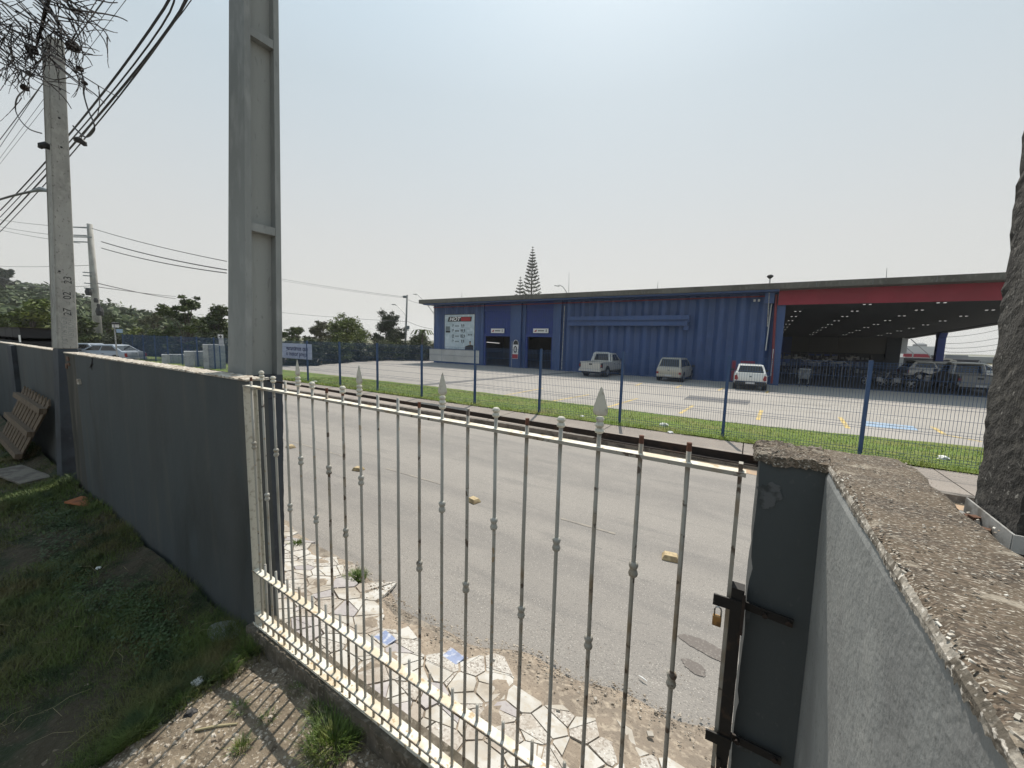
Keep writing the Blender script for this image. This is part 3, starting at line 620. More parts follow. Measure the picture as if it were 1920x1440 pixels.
for j in range(ny_):
    for i in range(nx_): a = j*(nx_+1)+i; fs.append((a, a+1, a+nx_+2, a+nx_+1))
q.add(vs, fs); fix_normals(q.build('pillar_top', M['moss_top'], gp))
q = MB()
for ib, (x, z, rx, rz_, sd) in enumerate(((.062, 1.885, .020, .022, 1), (.075, 1.868, .017, .018, 2), (.060, 1.856, .014, .022, 4), (.048, 1.535, .006, .022, 6), (.062, 1.15, .018, .012, 7))):
    b_ = blob(x, z, rx, rz_, 0, n=30, amp=.5, seed=sd); q.add([(a, GY+.0100-.0006*ib, c_) for a, c_, _ in b_], [tuple(range(30))])
o = q.build('bare_plaster', mat('old_grey_plaster', (0.10, 0.105, 0.11), .9, layers=((40, (.045, .05, .05), .45, .6),)), gp)
q = MB(); rr = random.Random(4)
q.tube([(.187, GY+.004, 1.95), (.184, GY+.004, 1.9), (.186, GY+.004, 1.80), (.183, GY+.004, 1.6)], [.010, .006, .004, .002], 5)
q.build('crack', M['ink'], gp)

# two latch straps and the lock channel
for (za, zb, xa, xb, nm, lb) in ((1.575, 1.562, -.036, .142, 'upper', 'upper flat iron strap bolted to the dark gate pillar'), (1.175, 1.176, -.026, .150, 'lower', 'lower flat iron strap bolted to the dark gate pillar')):
    t = empty('latch_strap', (xb, GY, zb)); tag(t, lb, 'latch', 'latch straps on the gate pillar')
    q = MB(); q.bar((.034, GY-.004, (za+zb)/2), (xb, GY-.006, zb), .006, .022)
    q.build('strap', M['black_iron'], t, bevel=.001)
    q = MB(); q.bar((xa, GY-.034, za+.001), (.034, GY-.030, za), .005, .030); q.bar((.033, GY-.032, za-.001), (.036, GY-.002, za-.001), .005, .024, (0, 0, 1)); q.build('hasp_plate', M['black_iron'], t)
    for x in (.082, .132) if nm == 'upper' else (.05, .135):
        q = MB(); q.tube([(x, GY-.008, zb), (x, GY-.016, zb)], .0065, 8); q.build('bolt', M['rust'], t)
lc = empty('lock_channel', (.02, 1.13, 1.09)); tag(lc, 'black rusty steel channel clamped to the gate latch stile', 'channel')
q = MB(); rr = random.Random(2); rings = []
for i in range(21):
    z = 1.09+.53*i/20; k = rr.uniform(0, .002)
    rings.append([(.004+k, GY-.028, z), (.034-k, GY-.028, z), (.034, GY+.006, z), (.004, GY+.006, z)])
q.loft(rings); fix_normals(q.build('channel_body', M['black_iron'], lc))
q = MB(); q.box((.030, GY-.034, 1.50), (.037, GY-.0285, 1.61)); q.build('torn_flange', M['rust'], lc)
q = MB(); q.box((.006, GY-.033, 1.07), (.016, GY-.029, 1.115)); q.build('torn_flange', M['rust'], lc)
q = MB(); q.box((.024, GY-.033, 1.062), (.031, GY-.029, 1.10)); q.build('torn_flange', M['rust'], lc)
pk = empty('padlock', (-.022, 1.11, 1.515)); tag(pk, 'small brass padlock hanging from the upper latch plate', 'padlock')
q = MB(); q.box((-.0335, 1.098, 1.512), (-.0125, 1.110, 1.540)); q.build('lock_body', M['brass'], pk, bevel=.002)
q = MB(); q.tube([(-.030, 1.104, 1.539), (-.030, 1.104, 1.556), (-.0268, 1.104, 1.563), (-.0215, 1.104, 1.565), (-.0165, 1.104, 1.562), (-.0145, 1.104, 1.556), (-.0145, 1.104, 1.540)], .0021, 8); q.build('shackle', M['steel'], pk, smooth=True)

# rusty angle iron over the opening
q = MB(); q.hexa([(-2.78, 1.298, 1.950), (.112, 1.298, 1.914), (.112, 1.302, 1.914), (-2.78, 1.302, 1.950), (-2.78, 1.298, 1.960), (.112, 1.298, 1.937), (.112, 1.302, 1.937), (-2.78, 1.302, 1.960)]); q.bar((-.45, 1.289, 1.920), (.112, 1.289, 1.913), .022, .003)
tag(q.build('angle_iron', M['rust']), 'rusty angle iron spanning the opening behind the gate top', 'beam')
# concrete sill with the white guide track
sl_ = empty('gate_sill', (-1.3, 1.2, ZY)); tag(sl_, 'low dark concrete sill under the gate with white metal track', 'sill')
q = MB(); rings = []; rr = random.Random(31)
for i in range(121):
    x = -2.72+2.90*i/120; k = rr.uniform(-.004, .004)
    rings.append([(x, 1.10+k, .1), (x, 1.105+k, .325+k), (x, 1.255, .328), (x, 1.255, .1)])
q.loft(rings); fix_normals(q.build('sill_body', M['sill'], sl_))
q = MB(); q.box((-2.69, 1.132, .329), (.035, 1.136, .343)); q.box((-2.69, 1.136, .329), (.035, 1.168, .333)); q.build('track', M['rail_top'], sl_)

# ------------------------------------------------------------------ the gate
gt = empty('gate', (-2.65, GY, .34)); tag(gt, 'rusty cream wrought iron gate with spear tips closing the yard', 'gate')
def zt_(x): return 1.941 - .0045*(x+2.6)
def zm_(x): return .724 - .016*(x+2.6)
def zb_(x): return .424 - .015*(x+2.6)
def rail(name, f, x0, x1, w=.036, t=.005, drop=0):
    q = MB(); n = 40; rr = random.Random(name); rings = []
    for i in range(n+1):
        x = x0+(x1-x0)*i/n; z = f(x)+rr.uniform(-.0008, .0008)
        rings.append([(x, GY-w/2, z-t), (x, GY+w/2, z-t), (x, GY+w/2, z), (x, GY-w/2, z)])
    q.loft(rings)
    if drop: q.mi = 1; q.loft([[(x, GY-w/2-.004, f(x)-drop), (x, GY-w/2-.0005, f(x)-drop), (x, GY-w/2-.0005, f(x)+.001), (x, GY-w/2-.004, f(x)+.001)] for x in (x0, x1)])
    return fix_normals(q.build(name, [M['rail_top'], M['cream_worn']], gt))
rail('top_rail', zt_, -2.657, .012, .038, .004, .010)
rail('middle_rail', zm_, -2.657, .006, .040, .004, .009)
rail('bottom_rail', zb_, -2.657, .006, .042, .004, .009)
q = MB(); q.box((-2.657, GY-.020, .335), (-2.652, GY+.050, 1.936)); q.box((-2.652, GY+.045, .335), (-2.630, GY+.050, 1.936)); q.build('hinge_stile', M['cream_head'], gt)
q = MB(); q.box((-.006, GY-.012, .335), (.004, GY+.014, 1.950)); q.build('latch_stile', M['cream_worn'], gt)
RP = .0068
heads = ['stub', 'ball', 'ring', 'plain', 'spear', 'ring', 'rust', 'ringrust', 'spear', 'plain', 'plain', 'rust', 'spear', 'plain', 'ring', 'rust', 'ring', 'spear', 'rust', 'rust']
RING = [(.0068, 0), (.0125, .003), (.0155, .009), (.0125, .014), (.0082, .018), (.0130, .022), (.0155, .028), (.0120, .034), (.008, .037)]
SPEAR = RING[:-1] + [(.009, .038), (.0125, .042), (.0135, .048), (.010, .053)]
spear2 = [(.011, .056), (.021, .062), (.0245, .071), (.0205, .090), (.012, .118), (.004, .142), (.0008, .147)]
for i in range(20):
    x = -2.594 + .12985*i; h = heads[i]
    top = zt_(x) + {'stub': .050, 'plain': .058, 'rust': .052}.get(h, .052)
    worn = h in ('rust', 'ringrust') or i in (13, 15, 17)
    q = MB(); zl = .335
    rr = random.Random(i)
    bx = [x + rr.uniform(-.0015, .0015) for _ in range(5)]
    bx[0] = x; q.tube([(bx[k], GY, z) for k, z in enumerate((zl, .72, 1.1, 1.5, top))], RP, 8)
    b_ = q.build('bar', M['cream_worn'] if worn else M['cream'], gt, smooth=True)
    if h in ('rust', 'stub', 'ringrust'):
        q = MB(); q.tube([(bx[4], GY, top-.022), (bx[4], GY, top+.002)], RP+.0004, 8); q.build('rusty_tip', M['rust_bright'], b_)
    if h in ('ring', 'ball', 'ringrust', 'spear'):
        q = MB(); q.lathe(RING if h != 'spear' else SPEAR, (bx[4], GY, top-.012), 12)
        if h == 'ball': q.lathe([(.004, .036), (.012, .040), (.015, .048), (.012, .057), (.004, .061)], (bx[4], GY, top-.012), 12)
        if h == 'spear':
            P = []
            for (r_, z_) in spear2:
                P.append([(bx[4]+r_*a, GY+max(r_*.42, .0006)*b__, top-.012+z_) for a, b__ in ((-1, 0), (0, -1), (1, 0), (0, 1))])
            q.loft(P)
        fix_normals(q.build('spear_head' if h == 'spear' else 'finial', M['cream_head'], b_))
    zc = None
    if i not in (9, 10): zc = 1.566 if i % 2 == 0 else 1.262
    if zc:
        q = MB(); q.lathe([(.0068, -.026), (.0125, -.022), (.0148, -.014), (.0125, -.005), (.0095, 0), (.0125, .005), (.0148, .014), (.0125, .021), (.0068, .024)], (x, GY, zc), 12)
        q.build('collar', M['cream'] if not worn else M['cream_worn'], b_, smooth=True)
for i in range(20):
    x = -2.594 + .12985*(i+.5)
    if x > -.06 + .1: continue
    q = MB(); q.tube([(x, GY, .335), (x+random.uniform(-.002, .002), GY, zm_(x)+.075)], RP, 8)
    q.build('short_bar', M['cream_worn'] if i % 4 == 3 else M['cream'], gt, smooth=True)

# ------------------------------------------------------------------ big precast column behind the wall
cp = empty('concrete_column', (-3.18, 1.45, 0)); tag(cp, 'tall grey precast concrete column with ladder recesses behind the gate hinge', 'column')
def colat(z):      # x of the right face is constant, the column leans a little along Y
    t = (z-1.965)/(4.5-1.965)
    y0 = 1.320 + .104*t; y1 = 1.574 + .074*t*.97
    x0 = -3.325 + .06*t
    return x0, -3.05, y0, y1
def ring_col(z, a, b, c, d): # fractions
    x0, x1, y0, y1 = colat(z); return [(x0+(x1-x0)*a, y0+(y1-y0)*c, z), (x0+(x1-x0)*b, y0+(y1-y0)*c, z), (x0+(x1-x0)*b, y0+(y1-y0)*d, z), (x0+(x1-x0)*a, y0+(y1-y0)*d, z)]
zs = [1.955, 3.2, 4.4, 5.6, 6.8, 8.0]
q = MB(); q.loft([ring_col(z, 0, 1, 0, .17) for z in zs]); q.build('flange', M['concrete'], cp)
q = MB(); q.loft([ring_col(z, 0, 1, .84, 1) for z in zs]); q.build('flange', M['concrete'], cp)
q = MB(); q.loft([ring_col(z, .22, .74, .168, .842) for z in zs]); q.build('web', M['concrete_web_lit'], cp)
for zc in (3.01, 4.30, 5.6, 6.9):
    q = MB(); q.loft([ring_col(zc-.028, .745, .985, .172, .838), ring_col(zc+.028, .745, .985, .172, .838)]); q.build('rib', M['concrete'], cp)
    q = MB(); q.loft([ring_col(zc-.028, .01, .215, .172, .838), ring_col(zc+.028, .01, .215, .172, .838)]); q.build('rib', M['concrete'], cp)
q = MB(); rings = []; rr = random.Random(77)
for i in range(41):
    z = 0 + 1.953*i/40; x0, x1, y0, y1 = colat(z); k = rr.uniform(-.003, .002)
    rings.append([(x0, y0, z), (x1, y0, z), (x1, y1+k, z), (x0, y1+k, z)])
q.loft(rings); o = fix_normals(q.build('painted_base', M['pole_paint'], cp)); o['label'] = 'dark grey painted foot of the column'
q = MB(); q.tube([(-3.048, 1.36, 1.9), (-3.048, 1.40, 1.84), (-3.048, 1.45, 1.80)], [.004, .006, .002], 5); q.tube([(-3.049, 1.47, 1.78), (-3.049, 1.53, 1.775)], .003, 5); q.build('crack', M['ink'], cp)

# ------------------------------------------------------------------ left utility post
lp = empty('utility_post', (-7.75, 1.15, ZY)); tag(lp, 'square concrete utility post with carved date rising through the yard wall', 'post')
def lpat(z):
    t = (z-.22)/(5.9-.22); y0 = 1.054+(1.318-1.054)*t; y1 = 1.252+(1.456-1.252)*t
    return y0, y1
def lring(z, dx=0): y0, y1 = lpat(z); return [(-7.93+dx, y0-dx*0, z), (-7.62, y0, z), (-7.62, y1, z), (-7.93+dx, y1, z)]
q = MB(); q.loft([lring(z) for z in (.1, .8, 1.4, 2.01)]); q.build('painted_base', M['pole_paint'], lp, bevel=.008)
q = MB(); q.loft([lring(z) for z in (2.011, 3, 4, 5, 5.85)]); q.build('shaft', M['concrete_old'], lp, bevel=.012)
q = MB()      # raised edge lip of the mould on the yard face
for z0_, z1_ in ((2.02, 5.84),):
    for xx in (-7.925, -7.645): q.loft([[(xx, lpat(z)[0]-.006, z), (xx+.02, lpat(z)[0]-.006, z), (xx+.02, lpat(z)[0]+.001, z), (xx, lpat(z)[0]+.001, z)] for z in (z0_, z1_)])
q.build('edge_lip', M['concrete_old'], lp)
FACE_PX_VERT = Matrix(((0, 0, 1), (0, 1, 0), (-1, 0, 0)))     # text on a +X face, running down the post
FACE_PX_UP = Matrix(((0, 0, 1), (0, -1, 0), (1, 0, 0)))
def on_post(z, t): y0, y1 = lpat(z); return (-7.6205, y0+(y1-y0)*t, z)
for s_, z, t_, sz in (('23', 2.90, .62, .10), ('02', 2.70, .56, .10), ('27', 2.49, .54, .10)):
    o = text('carved_date', s_, sz, on_post(z, t_), FACE_PX_UP, M['ink'], lp, extrude=.002)
for s_, z, t_, sz in (('CONCRET', 2.25, .34, .062), ('UTILMATI', 2.32, .66, .056)):
    q = MB(); rr = random.Random(int(z*100)); z0 = z
    P = []
    for k in range(13):
        zz = z0+.03*(k-6)*.95; y_ = on_post(zz, t_)[1]; sg_ = 1 if k % 2 else -1
        P += [(-7.6205, y_-.022*sg_, zz+rr.uniform(-.008, .008)), (-7.6205, y_+rr.uniform(-.01, .01), zz+rr.uniform(-.012, .012)), (-7.6205, y_+.020*sg_, zz+rr.uniform(-.008, .008))]
    q.tube(P, .0022, 4)
    q.build('scratched_letters', M['ink_grey'], lp)
q = MB()
for z, t_ in ((4.55, .55), (4.9, .5), (5.25, .6), (5.5, .5), (3.0, .2)):
    p = on_post(z, t_); q.tube([(p[0]-.002, p[1], z), (p[0]+.004, p[1], z)], .012, 8)
q.build('bolt_hole', M['ink'], lp)
for (y_, z, s_) in ((1.27, 4.53, -1), (1.47, 4.72, 1)):      # cable brackets on the post
    q = MB(); q.tube([(-7.7, y_, z), (-7.7, y_+.05*s_, z+.015), (-7.7, y_+.09*s_, z-.01), (-7.7, y_+.10*s_, z-.04)], [.03, .042, .035, .02], 6); q.build('cable_bracket', M['cable'], lp)

la = empty('arm_lamp', (-7.8, 1.2, 3.6)); tag(la, 'thin street lamp arm reaching left from the square post', 'lamp')
q = MB(); q.tube([ony(92, 356, 1.3), ony(70, 357, 1.3), ony(45, 362, 1.3), ony(20, 368, 1.3), ony(-20, 380, 1.3)], .016, 6); q.build('arm', M['cable'], la)
q = MB(); q.tube([ony(90, 358, 1.29), ony(78, 355, 1.29), ony(58, 359, 1.29)], [.02, .035, .015], 6); q.build('lamp_head', M['ink_grey'], la)

# ------------------------------------------------------------------ rough dark post right of the wall
rp = empty('old_post', (.5, .95, 0)); tag(rp, 'blackened rough concrete post standing behind the mossy wall', 'post')
q = MB(); rings = []; rr = random.Random(12); n = 260
for i in range(n+1):
    z = .05 + 3.6*i/n; t = (z-1.93)/(2.67-1.93)
    yf = 1.028+.040*t; yc_ = .892+.045*t; xr_ = .37; A = []
    base = [(xr_, yf-(yf-yc_)*k/7) for k in range(8)] + [(xr_+.008, yc_-.006), (xr_+.06, yc_-.010), (xr_+.12, yc_-.012), (xr_+.2, yc_-.012), (xr_+.21, yc_), (xr_+.21, yf), (xr_+.1, yf+.004), (xr_+.006, yf+.004)]
    for k, (x, y) in enumerate(base):
        a = .0010 if k not in (0, 7, 8, 15) else .0018
        A.append((x+rr.uniform(-a, a)+.001*math.sin(z*37+k), y+rr.uniform(-a, a)*.8+(.0014*math.sin(z*23)*math.sin(z*71) if k in (0, 15) else 0), z))
    rings.append(A)
q.loft(rings); fix_normals(q.build('shaft', M['concrete_dark'], rp))
q = MB(); q.bar((.3625, .886, 1.962), (.3625, 1.040, 1.968), .003, .028); q.bar((.3615, .884, 1.962), (.60, .880, 1.962), .003, .028, (0, 0, 1)); q.build('metal_band', M['zinc_strip'], rp)

# ------------------------------------------------------------------ loose things in the yard
pallet = empty('wooden_pallet', (-9.4, .95, ZY)); tag(pallet, 'weathered wooden pallet leaning on the far yard wall', 'pallet')
# corners of the pallet: top edge on the wall, foot on the grass
TL = ony(45, 728, 1.10); TR = ony(97, 757, 1.10); BR = onz(38, 865, ZY+.02); BL = BR+(TL-TR)
vdir = (TR-TL).normalized(); Wd_ = (TR-TL).length; udir = (TL-BL).normalized(); Lp = (TL-BL).length
nrm = udir.cross(vdir).normalized()
if nrm.y > 0: nrm = -nrm
for k in range(9):
    a = BL + vdir*(Wd_*(k+.4)/9); q = MB(); q.bar(a, a+udir*Lp, Wd_/9*.50, .02, nrm); q.build('slat', M['wood'], pallet)
for u_ in (.10, .50, .88):
    a = BL + udir*u_*Lp + nrm*.045; q = MB(); q.bar(a - vdir*.02, a+vdir*(Wd_+.02), .075, .07, nrm); q.build('bearer', M['wood'], pallet)
q = MB(); q.obox((-8.35, .80, ZY+.055), (.75, .30, .03), Matrix.Rotation(.25, 3, 'Z') @ Matrix.Rotation(.10, 3, 'Y')); tag(q.build('plank', M['wood_grey'], bevel=.004), 'grey warped board lying on the grass by the post foot', 'board')
c = onz(168, 942, ZY+.03); q = MB(); q.obox(c, (.42, .17, .02), Matrix.Rotation(.5, 3, 'Z') @ Matrix.Rotation(.12, 3, 'Y')); tag(q.build('clay_tile', M['terracotta'], bevel=.003), 'orange clay tile lying on the dark grass', 'tile')
c = onz(190, 955, ZY+.02); q = MB(); q.obox(c, (.30, .10, .02), Matrix.Rotation(.4, 3, 'Z')); tag(q.build('stone_slab', M['wood_grey'], bevel=.003), 'narrow grey slab behind the orange tile', 'slab')
c = onz(420, 1185, ZY); q = MB(); q.loft([[(c.x+r_*(.13*math.cos(a)+.012*math.sin(3*a)), c.y+r_*.085*math.sin(a), z) for a in [2*math.pi*k/16 for k in range(16)]] for r_, z in ((1, ZY-.02), (1.0, ZY+.012), (.85, ZY+.020), (.3, ZY+.022))])
tag(q.build('flat_stone', M['concrete'], smooth=True), 'round grey flat stone sunk in the grass near the gate', 'stone')
def crumple(c, r, seed, m_, name, lab, cat):
    rr = random.Random(seed); bm = bmesh.new(); bmesh.ops.create_icosphere(bm, subdivisions=2, radius=r)
    for v in bm.verts: v.co = v.co*(1+rr.uniform(-.35, .3)); v.co.z *= .55
    me = bpy.data.meshes.new(name); bm.to_mesh(me); bm.free(); me.materials.append(m_)
    o = bpy.data.objects.new(name, me); COL.objects.link(o); o.location = c; return tag(o, lab, cat)
crumple(onz(370, 1279, ZY+.03), .030, 3, M['paper'], 'crumpled_paper', 'white crumpled paper at the edge of the grass', 'litter')
crumple(onz(357, 1338, ZY+.012), .026, 5, M['cable'], 'black_rag', 'small black scrap lying on sunlit gravel', 'litter')
crumple(onz(185, 1065, ZY+.012), .020, 8, M['paper'], 'paper_scrap', 'small pale scrap on the shaded grass', 'litter')
a = onz(366, 1369, ZY+.012); b_ = onz(445, 1357, ZY+.016)
q = MB(); q.tube([a, (a*.5+b_*.5)+Vector((0, .004, .002)), b_], [.005, .0065, .005], 8); tag(q.build('stick', M['straw']), 'pale bare stick lying on the gravel', 'stick')

# gravel
def rock(mb, c, r, rr):
    P = [(-1, -1, 0), (1, -.8, 0), (.9, 1, 0), (-.9, .9, 0), (-.6, -.6, .7), (.5, -.6, .8), (.6, .5, .7), (-.5, .6, .75)]
    a = rr.uniform(0, 6.28); ca, sa = math.cos(a), math.sin(a); sx, sy, sz = rr.uniform(.6, 1.3), rr.uniform(.5, 1), rr.uniform(.5, 1)
    mb.hexa([(c[0]+r*(p[0]*sx*ca-p[1]*sy*sa)*rr.uniform(.8, 1.2), c[1]+r*(p[0]*sx*sa+p[1]*sy*ca)*rr.uniform(.8, 1.2), c[2]+r*p[2]*sz-.2*r) for p in P])
q = MB(); rr = random.Random(99); k = 0
while k < 5200:
    x = rr.uniform(-3.2, .15); y = 1.09-1.25*rr.random()
    edge = -2.55 - (y-1.1)*-.34       # shade edge of the wall
    dens = 1.0 if x > -2.72+(1.15-y)*.25 else .12
    if rr.random() > dens: continue
    r_ = rr.choice((.0022, .003, .003, .004, .005, .007, .009, .012) if x > -2.7 else (.0022, .003, .004)) * rr.uniform(.8, 1.3)
    rock(q, (x, y, ZY+yard_h(x, y)), r_, rr); k += 1
tag(q.build('gravel', M['pebble']), 'loose gravel and chips scattered over the sunlit soil by the gate', 'gravel', kind='stuff')
q = MB(); rr = random.Random(55)
for k in range(1500):
    x = rr.uniform(-3.2, .3); y = near_edge(x) - abs(rr.gauss(0, .13)) + .03; r_ = rr.choice((.0025, .0035, .005, .009))*rr.uniform(.7, 1.2)
    if y < 1.5: continue
    rock(q, (x, y, max(apron_z(y), .0)+.004), r_, rr)
for k in range(500):
    x = rr.uniform(-3.5, 2); y = near_edge(x)+abs(rr.gauss(0, .35)); rock(q, (x, y, crown(x, y)+.001), rr.uniform(.002, .0045), rr)
for k in range(260):
    x = rr.uniform(-12, 5); y = 9.9+rr.gauss(0, .10); rock(q, (x, y, .12), rr.uniform(.008, .02), rr)
tag(q.build('rubble', M['pebble']), 'grit and small rubble along the road edges', 'rubble', kind='stuff')
for px, py, s_, lb in ((1117, 1309, .022, 'white stone chip on the sandy road edge'), (1219, 1378, .034, 'small square tile chip in the sand by the road'), (1046, 1345, .024, 'pale stone on the mosaic paving'), (926, 1243, .016, 'small pale pebble on the sand beyond the gate')):
    c = onz(px, py, .08); z = max(apron_z(c.y), .03)+.004; q = MB(); q.obox((c.x, c.y, z+.006), (s_, s_*.8, .014), Matrix.Rotation(.5+px, 3, 'Z') @ Matrix.Rotation(.12, 3, 'X')); tag(q.build('stone_chip', M['tile_white'], bevel=.002), lb, 'stone')
c = onz(1205, 1278, .0); q = MB(); q.tube([(c.x-.03, c.y+.01, .022), (c.x, c.y, .026), (c.x+.03, c.y-.006, .022)], [.002, .006, .002], 5); tag(q.build('paper_scrap', M['paper']), 'slim white scrap on the asphalt beyond the gate', 'litter')

# grass
def blades(mb, x, y, z, h, w, rr, lean=.5, az=None):
    a = rr.uniform(0, 6.28) if az is None else az+rr.gauss(0, .6); l = h*rr.uniform(.15, lean)
    dx, dy = math.cos(a), math.sin(a); px, py = -dy*w/2, dx*w/2
    mb.add([(x-px, y-py, z), (x+px, y+py, z), (x+px*.7+dx*l*.4, y+py*.7+dy*l*.4, z+h*.6), (x-px*.7+dx*l*.4, y-py*.7+dy*l*.4, z+h*.6), (x+dx*l*1.1, y+dy*l*1.1, z+h)],
           [(0, 1, 2, 3), (3, 2, 4)])
q = MB(); rr = random.Random(41); k = 0
def gdens(x, y): return math.sin(x*2.1+1)*math.sin(y*4.3+x*.7)+.5*math.sin(x*5.3+y*3.1)
while k < 95000:
    u = rr.random(); x = -2.45 - 9.5*u**1.9; y = 1.13 - 1.5*rr.random()
    lim = -2.66+(1.15-y)*.27+.06*math.sin(y*17)
    if x > lim and rr.random() > .04: continue
    d = gdens(x, y)
    if rr.random() > .62+.5*d: continue
    dist = math.hypot(x, y)
    h = rr.uniform(.022, .062)*(1+.5*d) ; w = .0026*max(1, dist/3.2)
    blades(q, x, y, ZY+yard_h(x, y)-.004, h, w, rr, 1.4); k += 1
tag(q.build('grass', M['blade']), 'short rough grass covering the shaded yard', 'grass', kind='stuff')
q = MB(); rr = random.Random(43)
for (cx_, cy_, rx, ry, n) in ((-3.5, .78, .75, .14, 2200), (-6.3, .80, 1.2, .14, 1500), (-4.8, .62, .9, .10, 1200), (-9.5, .45, 1.5, .2, 800)):
    for k in range(n):
        x = cx_+rr.gauss(0, rx*.45); y = cy_+rr.gauss(0, ry*.5); z = ZY+yard_h(x, y)+rr.uniform(.012, .045); s_ = rr.uniform(.005, .010)*(1.0 if x > -5 else 1.1)
        a = rr.uniform(0, 6.28); t = rr.uniform(-.5, .5)
        q.add([(x+s_*math.cos(a+b_), y+s_*math.sin(a+b_), z+t*s_*math.cos(b_)) for b_ in (0, 1.26, 2.5, 3.8, 5.0)], [(0, 1, 2, 3, 4)])
tag(q.build('clover', M['clover']), 'dark green clover patches in the shaded yard', 'clover', kind='stuff')
q = MB(); rr = random.Random(44)
for k in range(45):
    x = rr.uniform(-4.6, -2.2); y = rr.uniform(0, 1.0); z = ZY+yard_h(x, y)+.02; a = rr.uniform(0, 6.28); L = rr.uniform(.05, .16)
    if x > -2.6 and rr.random() < .5: continue
    q.tube([(x, y, z-.015), (x+L*.5*math.cos(a), y+L*.5*math.sin(a), z+rr.uniform(.01, .05)), (x+L*math.cos(a+.3), y+L*math.sin(a+.3), z+rr.uniform(0, .04))], [.0009, .0008, .0005], 3, cap=False)
tag(q.build('dry_grass', M['straw']), 'dry yellow grass stems across the yard', 'dry grass', kind='stuff')
def tuft(px, py, rad, h, n, lab, z=ZY, m_='blade_bright', w=.0028, seed=None):
    c = onz(px, py, z); q = MB(); rr = random.Random(seed or int(px))
    for k in range(n):
        a = rr.uniform(0, 6.28); r_ = rad*rr.random()**.6
        blades(q, c.x+r_*math.cos(a), c.y+r_*math.sin(a), z-.005, h*rr.uniform(.5, 1.15), w, rr, 1.3, az=a)
    return tag(q.build('grass_tuft', M[m_]), lab, 'grass tuft', 'grass tufts around the gate')
tuft(625, 1395, .115, .105, 900, 'large bright grass tuft at the foot of the gate sill')
tuft(598, 1335, .05, .06, 260, 'dark small tuft in shadow just above the largest tuft', seed=2)
tuft(448, 1335, .030, .05, 190, 'small green tuft on the gravel beside the stick end')
tuft(503, 1352, .028, .045, 150, 'thin tuft on the gravel between two bar shadows', seed=6)
tuft(452, 1405, .032, .045, 170, 'short tuft at the bottom edge of the gravel')
tuft(425, 1262, .055, .07, 420, 'yellow green tuft where the wall shadow ends', seed=9)
tuft(470, 1225, .060, .09, 420, 'weedy tuft next to the wall end and hinge', seed=10)
tuft(345, 1318, .055, .05, 340, 'spreading tuft beside the black scrap', seed=12)
tuft(275, 1372, .04, .05, 220, 'small tuft near the bottom left gravel', seed=13)
tuft(555, 1300, .035, .045, 160, 'low tuft on the bank below the gate', seed=14)
tuft(668, 1085, .085, .055, 620, 'green weed clump between paving and asphalt beyond the gate', z=.06, w=.006, seed=15)
tuft(556, 1022, .05, .05, 200, 'small weed beside the column foot at the road edge', z=.06, w=.006, seed=16)
# lawn blades beyond the road
q = MB(); rr = random.Random(45); k = 0
while k < 30000:
    x = 6.5 - 26*rr.random()**1.3; y = 9.9 + 3.6*rr.random()**1.2
    if y > lot_edge(x)-.05: continue
    z = .13 - .17*max(0, (y-10.4)/(lot_edge(x)-10.4))**1.2
    h = rr.uniform(.03, .075) * (rr.uniform(1.2, 2.6) if y < 10.15 else 1); blades(q, x, y, z-.01, h, .010*max(1, abs(x)/9), rr, .9); k += 1
tag(q.build('lawn_grass', M['blade_lawn']), 'bright green grass of the strip along the blue fence', 'grass', kind='stuff')
for px, py, lb, s_ in ((1245, 797, 'white plastic litter caught in the grass by the fence', .10), (1257, 811, 'small white litter on the pavement edge', .07), (1770, 859, 'flat white litter lying in the grass at the right', .09), (590, 716, 'white scrap in the grass near the banner', .10), (1092, 781, 'small white scrap in the grass strip', .05)):
    crumple(onz(px, py, .14), s_, int(px), M['paper'], 'plastic_litter', lb, 'litter')

# ------------------------------------------------------------------ road studs (yellow traffic buttons)
def stud():
    t = empty('road_stud', (0, 0, 0))
    q = MB(); q.loft([[(-.085*k, -.065*k2, z), (.085*k, -.065*k2, z), (.085*k, .065*k2, z), (-.085*k, .065*k2, z)] for k, k2, z in ((1, 1, 0), (.98, .98, .012), (.72, .70, .050), (.70, .68, .053))])
    q.build('stud_body', M['stud'], t, bevel=.004)
    q = MB()
    q.add([(-.058, -.0640, .016), (.058, -.0640, .016), (.05, -.0540, .036), (-.05, -.0540, .036)], [(0, 1, 2, 3)]); q.build('reflector', M['stud'], t)
    return t
st = stud(); SP = [(672, 881, 'road stud behind the third spear bar, brown side showing'), (888, 940, 'beige road stud in the middle of the road'), (1257, 1047, 'pale yellow road stud nearest the gate'), (545, 839, 'farthest road stud beside the column')]
for i, (px, py, lb) in enumerate(SP):
    o = st if i == 0 else copy_tree(st); c = onz(px, py, .02); o.location = (c.x, c.y, .018); o.rotation_euler.z = R((12, -14, 10, -6)[i]); tag(o, lb, 'road stud', 'yellow studs along the road centre')

